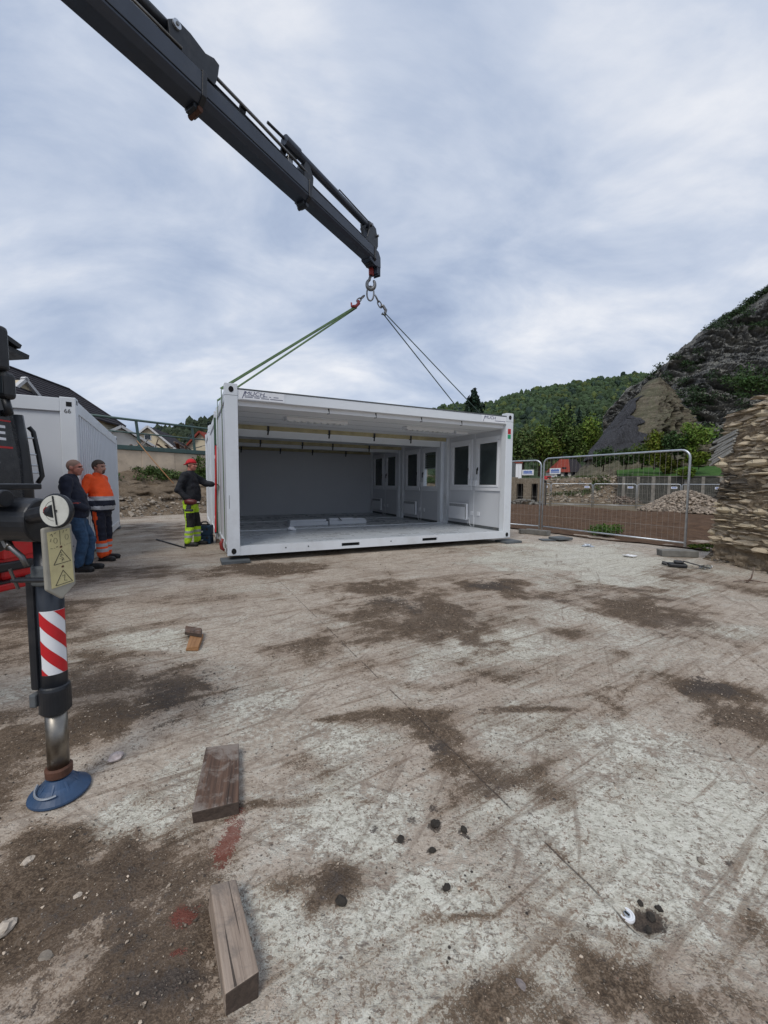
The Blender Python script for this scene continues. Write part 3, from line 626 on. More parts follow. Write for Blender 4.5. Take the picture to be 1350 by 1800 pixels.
tg = .4 + 1.1 * rng.random((len(sel), 1)) * np.array([1, .95, .85])
tag(scatter('bank_stones', sel, .08 + .17 * rng.random(len(sel)) ** 2, M['pebble'], tint=tg), 'loose stones spread over the rubble bank across the track', 'stones')
sel = BV[(BV[:, 2] > .2)]; sel = sel[fbm(sel[:, 0] * .35, sel[:, 2] * .8, seed=88) > .55]; sel = sel[rng.random(len(sel)) < .35]
cl = np.concatenate([sel, np.full((len(sel), 1), .45), np.full((len(sel), 1), .45), np.full((len(sel), 1), .3)], 1)
tag(foliage('bank_weeds', cl, 26, .10, M['leaf'], None, (.6, .6, .5), 'stuff'), 'patchy weeds growing on the rubble bank', 'weeds')
a, b = P(1085, 868, 46.2), P(1335, 868, 38.2); a.z = b.z = -.6
rw = thing('retaining_wall', 'dark stone retaining wall with pale concrete posts below the grass terrace', 'wall', a, math.atan2(b.y - a.y, b.x - a.x)); L = (b - a).length
M['wall_dark'] = soilmat('wall_dark', (.035, .036, .030), (.07, .069, .06), (.13, .125, .11), 2.5, .8)
MB().box(0, L, .0, .5, -.3, 2.85).build('wall', M['wall_dark'], rw)
M['post_concrete'] = mat('post_concrete', (.20, .185, .16), .9, var=.3, scale=3, dirt=(.1, .09, .07), damt=.6)
k = .6
while k < L:
    w_ = .13 + .05 * rng.random(); MB().box(k - w_, k + w_, -.08, .1, -.3, 2.9 + .15 * rng.random()).build('post', M['post_concrete'], rw, bevel=.02); k += 1.42
sp_ = [(rng.random() * L, -.25, .6) for _ in range(40)]
MB().box(-.05, L, -.06, .6, 2.85, 3.02).build('coping', M['wall_dark'], rw, bevel=.03)
# trees and bushes at the foot of the hill
def T_(px, py, y, hpx, wpx, label, seed, m=None, tint=(1, 1, 1), bush=False, group=None, name=None, n=24, per=55, zb=None, size=None):
    p_ = P(px, py, y); h_ = hpx / FPX * y; r_ = wpx / 2 / FPX * y
    if zb is not None: h_ += p_.z - zb; p_.z = zb
    return tree(name or ('bush' if bush else 'broadleaf_tree'), label, 'bush' if bush else 'tree', p_, h_, r_, m, tint, group, n, per, size, bush, seed)
g1 = 'trees at the foot of the wooded hill'
for i, (px, py, hp, wp, ti, lb) in enumerate([
    (918, 812, 62, 44, (.8, .8, .8), 'broad dark green tree just right of the container roof corner'),
    (948, 812, 72, 48, (1.15, 1.15, .8), 'rounded mid green tree above the left fence panel joint'),
    (968, 806, 50, 38, (1.3, 1.2, .7), 'olive green low tree left of the red roofed house'),
    (985, 800, 80, 46, (.85, .9, .8), 'tall green tree directly behind the red roofed house'),
    (1012, 806, 66, 40, (.95, 1.0, .8), 'green tree behind the dark half of the house roof'),
    (1034, 808, 76, 40, (1.35, 1.35, .75), 'light green tree at the foot of the netted crag'),
    (880, 812, 60, 50, (.8, .8, .75), 'dark tree hidden mostly behind the open container')]):
    T_(px, py + 24, 100, hp + 24, wp * 1.2, lb, 200 + i, M['leaf'], ti, False, g1, n=46, per=90)
for i, (px, py, hp, wp) in enumerate([(985, 775, 60, 22), (1000, 778, 66, 20), (1016, 776, 56, 20), (1030, 772, 48, 18), (968, 778, 46, 18)]):
    p_ = P(px, py, 190); conifer('spruce_tree', ['tall dark spruce left of the group below the hill', 'tallest dark spruce in the group behind the red roofed house', 'dark spruce third from left in the hillside group', 'dark slim spruce nearest to the netted crag', 'short dark spruce at the left end of the hillside group'][i], p_, hp / FPX * 190, wp / FPX * 95, 'spruces below the hill', 300 + i, (.9, 1.0, 1.15))
p_ = P(832, 745, 70); conifer('spruce_tree', 'dark spruce top rising above the container roof beside the slings', Vector((p_.x, p_.y, -.5)), P(832, 685, 70).z + .5, 6.5, None, 333, (.75, .8, .85), 30)
for i, (px, py, y, hp, wp, m, ti, lb) in enumerate([
    (1222, 800, 44, 66, 66, 'leaf', (1.25, 1.35, .7), 'bright green bush left of the broken stone wall'),
    (1185, 812, 45, 62, 60, 'leaf_dark', (1.35, 1.4, .9), 'dark green bush under the cliff beside the bright bush'),
    (1150, 822, 46, 62, 40, 'leaf', (1.35, 1.15, .45), 'yellow green bush at the foot of the pale crag'),
    (1175, 832, 45, 34, 36, 'leaf', (1.0, .8, .35), 'brownish olive low bush above the grass terrace'),
    (1228, 822, 43, 28, 50, 'leaf', (1.2, 1.15, .4), 'yellowish low bush on the terrace by the broken wall'),
    (1100, 822, 47, 34, 40, 'leaf_dark', (1.3, 1.2, .8), 'dark bush in front of the netted crag'),
    (1060, 826, 50, 40, 46, 'leaf_dark', (1.4, 1.4, .9), 'dark bush at the left foot of the netted slope'),
    (1128, 822, 48, 44, 40, 'leaf', (.9, .95, .6), 'mid green bush before the middle of the crag'),
    (1205, 842, 42, 24, 34, 'leaf', (1.1, 1.2, .5), 'small bright bush on the grass terrace'),
    (1320, 700, 52, 56, 90, 'leaf_dark', (1.3, 1.4, .8), 'dark green bush on the cliff above the stone wall')]):
    T_(px, py, y, hp, wp, lb, 400 + i, M[m], ti, True, 'bushes below the cliff', n=26, per=90, size=.15)
# ---------------------------------------------------------------- left background: bank, concrete wall, railing, houses
WA = Vector((-11.9, 18.0, 0)); WD = Vector((.607, .794, 0)); WNn = Vector((.794, -.607, 0))
def lbank(u, v):
    s_ = -9 + u * 36; w = 3.6 * (1 - v)
    prof = np.where(v < .25, v / .25 * .42, np.where(v < .8, .42 + (v - .25) / .55 * 1.15, 1.57 + (v - .8) / .2 * .25))
    n_ = 1 - np.abs(2 * fbm(s_ * 1.3, v * 6, o=5, seed=91, g=.6) - 1); w = w + (n_ - .6) * .75 * np.sin(v * np.pi)
    x = WA.x + WD.x * s_ + WNn.x * w; y = WA.y + WD.y * s_ + WNn.y * w
    return np.stack([x, y, -.03 + prof + (fbm(x * 2, y * 2, seed=93) - .5) * .3 * sstep(0, .2, v)], 1)
_, LB = sheet('earth_bank', lbank, 220, 50, M['rubble_earth'])
lo = LB[LB[:, 2] < .75]; lo = lo[rng.random(len(lo)) < .6]
tag(scatter('bank_gravel', lo, .025 + .085 * rng.random(len(lo)) ** 2.5, M['pebble'], tint=.55 + .8 * rng.random((len(lo), 1)) * np.array([1, .93, .82])), 'grey brown gravel at the foot of the earth bank', 'gravel')
tp = LB[(LB[:, 2] > 1.42)]; tp = tp[fbm(tp[:, 0] * .8, tp[:, 1] * .8, seed=95) > .42]; tp = tp[rng.random(len(tp)) < .42]
cl = np.concatenate([tp + [0, 0, .1], np.stack([np.full(len(tp), .32), np.full(len(tp), .32), .10 + .16 * rng.random(len(tp))], 1)], 1)
tag(foliage('bank_weeds', cl, 40, .06, M['leaf'], None, (.62, .68, .6), 'stuff'), 'green weeds along the foot of the concrete wall', 'weeds')
p_ = WA + WD * 3.4 + WNn * .6; p_.z = 1.5
tree('bush', 'leafy green bush growing against the concrete wall above the bank', 'bush', p_, 1.25, .62, M['leaf'], (.7, .8, .55), None, 20, 80, .05, True, 55)
M['old_concrete'] = mat('old_concrete', (.54, .435, .325), .9, var=.22, scale=1.2, dirt=(.14, .105, .075), damt=.75, bump=.4, bscale=12)
cw = thing('concrete_wall', 'stained beige concrete retaining wall topped by a green steel railing edge', 'wall', WA, math.atan2(WD.y, WD.x))
k = -8.0; i = 0
while k < 26:
    MB().box(k + .006, k + 1.494, 0 + .015 * (i % 2), .45, 0, 2.78).build('panel', M['old_concrete'], cw, bevel=.01); k += 1.5; i += 1
MB().box(-8, 26.5, .02, .4, 0, 2.72).build('core', M['old_concrete'], cw)
M['rail_green'] = mat('rail_green', (.045, .085, .078), .5, var=.2, scale=8, dirt=(.12, .09, .07), damt=.4)
rl = thing('steel_railing', 'green painted steel railing on top of the concrete wall', 'railing', WA, math.atan2(WD.y, WD.x))
MB().box(-8, 26.5, -.05, .38, 2.79, 2.99).build('edge_beam', M['rail_green'], rl, bevel=.01)
MB().cyl((-8, .1, 4.17), (26.5, .1, 4.17), .055, n=10).build('top_rail', M['rail_green'], rl, smooth=True)
MB().cyl((-8, .1, 3.58), (26.5, .1, 3.58), .035, n=8).build('middle_rail', M['rail_green'], rl, smooth=True)
for k in np.arange(-6.9, 26, 2.62): MB().bar((k, .1, 2.95), (k - .12, .1, 4.17), .07, .11, (1, 0, 0)).build('post', M['rail_green'], rl, bevel=.006)
a, b = P(241, 775, 18.3), P(305, 850, 17.2)
tag(MB().tube([a, (a + b) / 2 + Vector((0, 0, -.03)), b], .022, 6).build('wooden_pole', M['wood_fresh'], smooth=True), 'thin wooden pole leaning against the concrete wall', 'pole')
# heap of scrap wood and rubble behind the railing
hp = thing('debris_heap', 'heap of broken boards and rubble behind the green railing', 'debris', WA + WD * 2.2 + WNn * -1.2, math.atan2(WD.y, WD.x))
for k in range(46):
    x = rng.random() * 6.0 - 1.2; d = Vector((rng.normal(), rng.normal() * .5, rng.normal() * .35)).normalized(); c_ = Vector((x, rng.random() * 1.0, 2.95 + .45 * rng.random() * (1.15 - abs(x - 1.8) / 5)))
    L = .25 + .6 * rng.random(); MB().bar(c_ - d * L / 2, c_ + d * L / 2, .05 + .12 * rng.random(), .03).build('board', M[['wood_dark', 'wood_pale', 'concrete_block', 'rust'][k % 4]], hp)
MB().box(-2, 7, .1, 2.4, 2.3, 2.9).build('fill', M['rubble_earth'], hp)
M['roof_slate'] = soilmat('roof_slate', (.022, .020, .024), (.036, .033, .038), (.052, .048, .054), 6, .3)
M['roof_red'] = soilmat('roof_red', (.16, .03, .022), (.24, .05, .035), (.30, .075, .055), 5, .4)
M['render_cream'] = mat('render_cream', (.58, .50, .36), .9, var=.08, scale=.8)
M['render_white'] = mat('render_white', (.62, .60, .56), .9, var=.08, scale=.8)
M['fascia'] = mat('fascia', (.55, .55, .55), .6)
def house(name, label, loc, rotz, w, d, hw, hr, wallm, roofm, wins=(), over=.35, fascia='fascia', tiles=0):
    o = thing(name, label, 'house', loc, rotz); z0 = -.5
    m = MB(); m.add([(0, 0, z0), (w, 0, z0), (w, d, z0), (0, d, z0), (0, 0, hw), (w, 0, hw), (w, d, hw), (0, d, hw), (w/2, 0, hw + hr), (w/2, d, hw + hr)],
        [(0, 1, 5, 8, 4), (2, 3, 7, 9, 6), (1, 2, 6, 5), (3, 0, 4, 7), (0, 3, 2, 1)]); m.build('wall', wallm, o)
    sl = hr / (w / 2); r = MB()
    for sgn in (0, 1):
        x0, x1 = (-over, w / 2) if sgn == 0 else (w + over, w / 2)
        za, zb_ = hw - sl * over, hw + hr; n_ = tiles or 1
        for k in range(n_):
            t0, t1 = k / n_, (k + 1) / n_; xa, xb = x0 + (x1 - x0) * t0, x0 + (x1 - x0) * t1; z_a, z_b = za + (zb_ - za) * t0, za + (zb_ - za) * t1
            lift = .035 if tiles else 0
            r.add([(xa, -over, z_a + .04 + lift), (xa, d + over, z_a + .04 + lift), (xb, d + over, z_b + .04), (xb, -over, z_b + .04), (xa, -over, z_a - .08), (xa, d + over, z_a - .08), (xb, d + over, z_b - .1), (xb, -over, z_b - .1)],
                  [(0, 1, 2, 3), (7, 6, 5, 4), (0, 4, 5, 1), (0, 3, 7, 4), (1, 5, 6, 2)])
    rf = r.build('roof', roofm, o)
    for x0, x1 in ((-over, w / 2), (w + over, w / 2)):
        MB().bar((x0, -over - .03, hw - sl * over), (x1, -over - .03, hw + hr), .06, .2).build('fascia', M[fascia], rf)
    for (x, z, ww, hh) in wins:
        f_ = MB().box(x - .06, x + ww + .06, -.05, .02, z - .06, z + hh + .06).build('window', M['white_plastic'], o)
        MB().box(x, x + ww, -.075, -.052, z, z + hh).build('pane', M['glass_dark'], f_)
    return o
# long dark roof over the left container: ridge recedes to the right, seen on its slope
a, b = P(20, 651, 27), P(121, 682, 33); d = (b - a); d.z = 0; L = d.length; ang = math.atan2(d.y, d.x)
ho = thing('house', 'house with a long dark tiled roof rising behind the closed white container', 'house', (a.x, a.y, 0), ang)
zr = (a.z + b.z) / 2
roof = MB(); n_ = 11
for k in range(n_):
    t0, t1 = k / n_, (k + 1) / n_
    ya, yb, za, zb_ = -3.7 * t0, -3.7 * t1, zr - 2.75 * t0, zr - 2.75 * t1
    hipa, hipb = L + 1.0 * t0, L + 1.0 * t1
    roof.add([(-6, ya, za), (hipa, ya, za), (hipb, yb, zb_ + .05), (-6, yb, zb_ + .05), (-6, yb, zb_ - .06), (hipb, yb, zb_ - .06)], [(0, 3, 2, 1), (3, 4, 5, 2)])
roof.add([(L, 0, zr), (L + 1.0, -3.7, zr - 2.75), (L + 1.0, 3.7, zr - 2.75), (-6, 3.7, zr - 2.75), (-6, 0, zr)], [(0, 1, 2), (0, 2, 3, 4)])
rf = roof.build('roof', M['roof_slate'], ho)
MB().cyl((-6, 0, zr + .04), (L, 0, zr + .04), .1, n=8).build('ridge_tiles', M['roof_slate'], rf); MB().cyl((L, 0, zr + .04), (L + 1.0, -3.7, zr - 2.7), .08, n=8).build('hip_tiles', M['roof_slate'], rf)
MB().box(-5.6, L + .4, -3.3, 3.3, -.3, zr - 2.7).build('wall', M['render_cream'], ho)
# cross gable in yellowish render, near the left end of the slope
g0 = P(35, 668, 24.5); gl = thing('gable_wing', 'yellowish gable of a house wing showing above the closed white container', 'house', (g0.x, g0.y, 0), ang - .25)
MB().add([(-2.5, -.2, -.3), (2.6, -.2, -.3), (2.6, -.2, g0.z - 2.6), (0, -.2, g0.z), (-2.5, -.2, g0.z - 2.6), (-2.5, 2.2, -.3), (2.6, 2.2, -.3), (2.6, 2.2, g0.z - 2.6), (0, 2.2, g0.z), (-2.5, 2.2, g0.z - 2.6)],
    [(0, 1, 2, 3, 4), (6, 5, 9, 8, 7), (1, 6, 7, 2), (5, 0, 4, 9), (2, 7, 8, 3), (3, 8, 9, 4)]).build('wall', M['render_cream'], gl)
MB().bar((-.1, -.32, g0.z + .12), (2.9, -.32, g0.z - 2.85), .3, .16).build('verge', M['fascia'], gl); MB().bar((.1, -.32, g0.z + .12), (-2.8, -.32, g0.z - 2.85), .3, .16).build('verge', M['fascia'], gl)
def hpos(px, py, y): p_ = P(px, py, y); return p_
p_ = hpos(251, 748, 46); house('house', 'cream house with a white edged gable behind the green railing', (p_.x - 3.0, p_.y, 0), .22, 6.6, 9, p_.z - 2.9, 2.9, M['render_cream'], M['roof_slate'], [(2.9, p_.z - 1.5, .6, .5)])
p_ = hpos(354, 759, 55); house('house', 'pale yellow house with red gable roof left of the open container', (p_.x - 2.9, p_.y, 0), -.05, 5.8, 8, p_.z - 3.0, 3.0, M['render_cream'], M['roof_red'], [], .45, 'roof_red')
p_ = hpos(290, 765, 60); house('house', 'low house with dark roof between the two gabled houses', (p_.x - 4, p_.y, 0), 1.2, 7, 10, p_.z - 2.2, 2.2, M['render_white'], M['roof_slate'])
p_ = hpos(215, 741, 30); house('shed', 'shed with dark lean roof beside the end of the closed container', (p_.x - 3.4, p_.y + 1.0, 0), .9, 4.5, 5, p_.z - 1.3, 1.3, M['render_white'], M['roof_slate'])

# ---------------------------------------------------------------- right background: far house, ruin, fences, stone heap
p_ = P(975, 838, 92); ho = thing('house', 'white house with half red half dark roof below the hill', 'house', (p_.x, p_.y, 0), -.06)
w, zt, ze = 6.6, P(1000, 806, 92).z, P(1000, 829, 92).z
MB().box(0, w, 0, 6, -1, ze).build('wall', M['render_white'], ho)
MB().add([(-.3, -.5, ze - .1), (3.2, -.5, ze - .1), (4.0, 2.6, zt), (2.0, 2.6, zt), (-.3, 5.5, ze)], [(0, 1, 2, 3), (0, 3, 4)]).build('roof', M['roof_red'], ho, bevel=0).modifiers.new('t', 'SOLIDIFY').thickness = .15
MB().add([(3.22, -.5, ze - .1), (w + .4, -.5, ze - .1), (5.6, 2.6, zt), (4.02, 2.6, zt), (w + .4, 5.5, ze)], [(0, 1, 2, 3), (1, 4, 2)]).build('roof', M['roof_slate'], ho).modifiers.new('t', 'SOLIDIFY').thickness = .15
d_ = MB().box(1.7, 2.6, .15, 1.2, ze + .3, ze + 1.0).build('dormer', M['roof_slate'], ho)
for x in (.5, 2.0, 3.6, 5.2): MB().box(x, x + .9, -.06, .05, ze - 1.0, ze - .2).build('window', M['glass_dark'], ho)
for i, (px, c_) in enumerate(((972, 'red_paint'), (986, 'white_plastic'), (1003, 'print_navy'))):
    p_ = P(px, 834, 84); v = thing('parked_car', ['red parked car in front of the far white house', 'white parked car in the middle of three before the far house', 'dark blue parked car at right before the far house'][i], 'car', (p_.x - 1.0, p_.y, 2.0), 0, 'cars in front of the far house')
    MB().prism([(-1, .2), (1, .2), (1, .75), (.55, .8), (.3, 1.25), (-.6, 1.25), (-.85, .8), (-1, .75)], -.8, .8, Matrix.Rotation(math.pi/2, 4, 'X')).build('body', M[c_], v, bevel=.08)
    for x in (-.6, .6): MB().cyl((x, -.85, .25), (x, -.6, .25), .27, n=12).build('wheel', M['rubber'], v)
    MB().box(-.5, .25, -.82, .82, .85, 1.15).build('window', M['glass_dark'], v)
M['ruin_stone'] = soilmat('ruin_stone', (.09, .075, .055), (.19, .16, .12), (.30, .26, .20), 3.0, .9)
ru = thing('stone_ruin', 'ruined stone wall with two dark openings right of the container', 'ruin', P(900, 872, 33) * 1, -.5)
rz = -ru.location.z - .5
MB().box(-1.2, .35, 0, .6, rz, 1.55).build('pier', M['ruin_stone'], ru, bevel=.04); MB().box(.85, 1.5, 0, .6, rz, 1.4).build('pier', M['ruin_stone'], ru, bevel=.04); MB().box(1.95, 2.5, 0, .6, rz, 1.1).build('pier', M['ruin_stone'], ru, bevel=.04)
MB().box(.3, 2.3, .05, .55, 1.0, 1.45).build('lintel', M['ruin_stone'], ru, bevel=.05); MB().box(-1.2, 2.5, .7, 1.2, rz, 1.3).build('back_wall', M['black_hole'], ru)  # back wall coloured black for the shade inside the two openings
for k in range(40): MB().ell((2.6 * rng.random() - .2, -.1 - .4 * rng.random(), rz + .3 + .35 * rng.random()), (.15 * rng.random() + .08, .12, .1), 6, 4).build('stone', M['concrete_block'], ru)
p_ = P(903, 824, 60); sh = thing('site_cabin', 'small white and grey cabin far behind the left fence panel', 'cabin', (p_.x, p_.y, 0), 0)
MB().box(-1.2, .3, 0, 2, -.6, p_.z + .9).build('wall', M['pad_grey'], sh, bevel=.03); MB().box(.31, 1.2, 0, 2, -.6, p_.z + .8).build('wall', M['print_white'], sh, bevel=.03); MB().box(.2, 1.3, -.1, 2.1, p_.z + .82, p_.z + 1.0).build('roof', M['roof_red'], sh)

M['wire'] = mat('wire', (.30, .275, .24), .6, .3, var=.3, scale=5)
def wire_fence(name, label, a, b, h, tube, nv, hz, group, feet=True, sign=None, wire=.0019, skipleft=False, ins=0.04):
    a, b = Vector(a), Vector(b); d = b - a; L = d.length; o = thing(name, label, 'fence', a, math.atan2(d.y, d.x), group)
    sl = d.z / math.hypot(d.x, d.y); Lh = math.hypot(d.x, d.y); r = .16
    Z = lambda x, z: z + x * sl
    f = MB(); pth = []
    for (cx_, cz, a0) in ((r, h - r, math.pi), (Lh - r, h - r, math.pi / 2)):
        for q_ in range(6):
            t = a0 - q_ / 5 * math.pi / 2; x = cx_ + math.cos(t) * r; pth.append((x, 0, Z(x, cz + math.sin(t) * r)))
    f.tube([(0, 0, Z(0, -.02 if not feet else .12))] + pth + [(Lh, 0, Z(Lh, -.02 if not feet else .12))], tube, 10)
    f.cyl((0, 0, Z(0, .2)), (Lh, 0, Z(Lh, .2)), tube * .8, n=8); fo = f.build('frame', M['galv'], o, smooth=True)
    w_ = MB()
    for k in range(1, nv): x = Lh * k / nv; w_.tube([(x, 0, Z(x, .2)), (x, 0, Z(x, h - .01))], wire, 4, caps=False)
    for z in hz: w_.tube([(0, 0, Z(0, z)), (Lh, 0, Z(Lh, z))], wire * 1.2, 4, caps=False)
    tag(w_.build('wire_mesh', M['wire'], o), kind='stuff')
    if sign:
        x, z, sw, shh = sign; s_ = MB().box(x, x + sw, -.035, -.03, z, z + shh).build('sign_plate', M['print_white'], o)
        for k in range(7): MB().box(x + sw * (.12 + k * .11), x + sw * (.12 + k * .11 + .085), -.038, -.0355, z + shh * .42, z + shh * (.78 + .06 * (k % 2))).build('lettering', M['print_blue'], s_)
        MB().box(x + sw * .1, x + sw * .9, -.038, -.0355, z + shh * .22, z + shh * .32).build('lettering', M['print_blue'], s_)
    return o
f1, f2 = G(952, 938), G(1203, 972); fg = 'mesh fence panels beside the container'
wire_fence('mesh_fence', 'right hand galvanised mesh fence panel ending at the grey foot block', (f1.x, f1.y, .0), (f2.x, f2.y, 0), 2.04, .021, 32, (.5, 1.0, 1.52), fg, True, (.22, 1.62, .33, .15))
d = (f1 - f2).normalized(); g_ = f1 + d * .09; f0 = g_ + Vector((-.72, .69, 0)).normalized() * 3.45
wire_fence('mesh_fence', 'left mesh fence panel running behind the container corner', (f0.x, f0.y, 0), (g_.x, g_.y, 0), 2.0, .021, 32, (.5, 1.0, 1.52), fg, True, (2.93, 1.6, .33, .15))
# far fences beyond the track
ff = [(870, 36.5), (902, 36), (967, 35.5), (1041, 34.5), (1118, 33.2), (1196, 31.5), (1275, 29.5)]
lb = ['far mesh fence panel showing just right of the container wall', 'far mesh fence panel second from the container', 'far mesh fence panel behind the near panel, third from the container', 'far mesh fence panel fourth from the container', 'far mesh fence panel fifth, in front of the stone heap', 'far mesh fence panel nearest the broken stone wall']
for i in range(6):
    a = P(ff[i][0] + 1.2, 890, ff[i][1]); b = P(ff[i+1][0] - 1.2, 890, ff[i+1][1]); a.z = b.z = -.5
    wire_fence('mesh_fence', lb[i], a, b, 1.98, .03, 24, (.6, 1.2), 'far fence panels beyond the track', False, (math.hypot(b.x - a.x, b.y - a.y) - .62, 1.62, .4, .17), .0035)
# heap of stones
hc = P(1205, 905, 27.5); hc.z = -.35
hp = thing('stone_heap', 'grey brown heap of small stones behind the far fence', 'heap', hc)
MB().lathe([(2.7, -.1), (2.0, .35), (1.3, .85), (.7, 1.2), (.25, 1.32)], 20).build('core', M['rubble_earth'], hp)
n_ = 2600; r_ = np.sqrt(rng.random(n_)) * 2.8; q_ = rng.random(n_) * 6.283; zz_ = np.interp(r_, [0, .5, 1.3, 2.0, 2.8], [1.36, 1.26, .88, .38, -.02])
tn = (.5 + .85 * rng.random((n_, 1))) * np.array([1, .93, .86])
scatter('stone', np.stack([r_ * np.cos(q_), r_ * np.sin(q_), zz_ + rng.random(n_) * .06], 1), .05 + .075 * rng.random(n_), M['pebble'], jit=.35, tint=tn, parent=hp)
p_ = P(1098, 885, 42); 
br = thing('brush_pile', 'pile of brown cut branches beside the rubble bank', 'branches', (p_.x, p_.y, -.6))
for k in range(30):
    d = Vector((rng.normal(), rng.normal() * .4, abs(rng.normal()) * .4)).normalized(); c_ = Vector((rng.normal() * .8, rng.normal() * .3, .2 + .5 * rng.random()))
    MB().tube([c_ - d * .7, c_ + Vector((0, 0, .1)), c_ + d * .7], [.05, .04, .015], 5).build('branch', M['wood_dark' if k % 3 else 'wood_pale'], br)

# ---------------------------------------------------------------- container modules
CL, CW, CH = 6.055, 2.435, 2.80
def text_mesh(body, size, depth=.001, shear=0.0, bold=0.0):
    cu = bpy.data.curves.new('lettering', 'FONT'); cu.body = body; cu.size = size; cu.extrude = depth; cu.shear = shear; cu.offset = bold
    ob = bpy.data.objects.new('lettering', cu); COL.objects.link(ob); dg = bpy.context.evaluated_depsgraph_get()
    me = bpy.data.meshes.new_from_object(ob.evaluated_get(dg)); bpy.data.objects.remove(ob); bpy.data.curves.remove(cu); return me
def put_text(body, size, mtx, m, parent, shear=0.0, sx=1.0, bold=0.0):
    me = text_mesh(body, size, .0008, shear, bold); me.transform(mtx @ Matrix.Diagonal((sx, 1, 1, 1))); me.materials.clear(); me.materials.append(m)
    return link('lettering', me, parent)
RX90 = Matrix.Rotation(math.pi / 2, 4, 'X')
def module(name, label, loc, yaw, front=False, back=False, half_open=None, seed=0):
    o = thing(name, label, 'container', loc, yaw, 'linked office container modules'); rs = random.Random(seed); WS = M['white_steel']
    for (x, y) in ((0, 0), (CL - .2, 0), (0, CW - .16), (CL - .2, CW - .16)):
        p_ = MB().box(x, x + .2, y, y + .16, 0, CH).build('corner_post', WS, o, bevel=.008)
        yy = y - .003 if y == 0 else y + .163
        for z in (.075, CH - .095):
            MB().prism([(x + .1 + math.cos(t) * .038, z + math.sin(t) * .048) for t in [k * math.pi / 8 for k in range(16)]], -.003, .003, Matrix.Translation((0, yy, 0)) @ RX90).build('casting_hole', M['black_hole'], p_)
        xx = x - .003 if x == 0 else x + .203
        MB().box(xx - .002, xx + .002, y + .045, y + .115, .03, .12).build('casting_hole', M['black_hole'], p_)
        MB().box(x - .002, x + .202, y - .002, y + .162, CH - .19, CH - .186).build('weld_seam', M['pad_grey'], p_)
    # floor beams with two fork pockets
    for y in (0.004, CW - .104):
        b = MB(); b.box(.2, CL - .2, y, y + .1, .0, .045).box(.2, CL - .2, y, y + .1, .105, .15)
        for x0, x1 in ((.2, 1.98), (2.34, 3.72), (4.08, CL - .2)): b.box(x0, x1, y, y + .1, .0452, .1048)
        b.build('floor_beam', WS, o)
        MB().box(1.9, 4.2, y + .04, y + .06, .05, .1).build('fork_pocket', M['black_hole'], o)
        MB().box(.2, CL - .2, y + .002, y + .098, CH - .25, CH - .085).build('roof_beam', WS, o, bevel=.006)
        MB().box(.2, CL - .2, y - .006, y + .09, CH - .083, CH - .066).build('gutter_strip', M['pad_grey'], o)
    for x in (0.004, CL - .104):
        MB().box(x, x + .1, .16, CW - .16, 0, .15).build('floor_beam', WS, o, bevel=.006); MB().box(x, x + .1, .16, CW - .16, CH - .25, CH - .085).build('roof_beam', WS, o, bevel=.006)
    MB().box(.1, CL - .1, .1, CW - .1, .02, .118).build('floor', M['vinyl'], o); MB().box(.205, CL - .205, .105, CW - .03, .12, .142).build('floor_covering', M['vinyl'], o)
    MB().box(.1, CL - .1, .09, CW - .09, CH - .33, CH - .2).build('ceiling', M['ceiling_white'], o); MB().box(.02, CL - .02, .02, CW - .02, CH - .083, CH - .07).build('roof_sheet', M['roof_felt'], o)
    for y in (.62, 1.22, 1.82): MB().box(.2, CL - .2, y - .002, y + .002, CH - .3325, CH - .329).build('ceiling_seam', M['pad_grey'], o)
    # left wall: outer flat panels with ribs
    k = .16
    while k < CW - .2:
        w_ = min(.52, CW - .16 - k); MB().box(.03, .10, k + .004, k + w_ - .004, .151, CH - .251).build('wall_panel', M['white_panel'], o, bevel=.006); k += .528
    MB().box(.101, .13, .162, CW - .162, .151, CH - .331).build('inner_lining', M['inside_wall'], o)
    # right wall: sandwich panels round two window openings
    X0, X1 = CL - .13, CL - .04; ow = [(.24, 1.06, 1.12, 2.28), (1.30, 2.12, 1.12, 2.28)]
    for (y0, y1, z0, z1) in [(.162, CW - .162, .151, 1.12), (.162, CW - .162, 2.28, CH - .332), (.162, .24, 1.1205, 2.2795), (1.06, 1.30, 1.1205, 2.2795), (2.12, CW - .162, 1.1205, 2.2795)]:
        MB().box(X0, X1, y0, y1, z0, z1).build('wall_panel', M['inside_wall'], o)
    MB().box(X0 - .006, X0 - .001, 1.165, 1.185, .15, CH - .335).build('cover_strip', M['white_plastic'], o)
    MB().box(X0 - .012, X0 - .001, .165, CW - .165, .143, .205).build('skirting', M['pad_grey'], o)
    for wi, (y0, y1, z0, z1) in enumerate(ow):
        w_ = MB()
        for (a0, a1, b0, b1) in ((y0 - .05, y1 + .05, z1 - .03, z1 + .06), (y0 - .05, y1 + .05, z0 - .06, z0 + .03), (y0 - .05, y0 + .03, z0 + .0301, z1 - .0301), (y1 - .03, y1 + .05, z0 + .0301, z1 - .0301)): w_.box(X0 - .03, X1 + .02, a0, a1, b0, b1)
        fr = w_.build('window', M['white_plastic'], o, bevel=.004); s_ = MB()
        for (a0, a1, b0, b1) in ((y0 + .032, y1 - .032, z1 - .08, z1 - .032), (y0 + .032, y1 - .032, z0 + .032, z0 + .08), (y0 + .032, y0 + .08, z0 + .0805, z1 - .0805), (y1 - .08, y1 - .032, z0 + .0805, z1 - .0805)): s_.box(X0 - .045, X0 + .02, a0, a1, b0, b1)
        s_.build('sash', M['white_plastic'], fr, bevel=.005)
        MB().box(X0 + .004, X0 + .008, y0 + .078, y1 - .078, z0 + .078, z1 - .078).build('pane', M['clear_glass'] if (half_open == wi) else M['pane'], fr)
        zs = z0 + .03 if half_open != wi else (z0 + z1) / 2 + .04
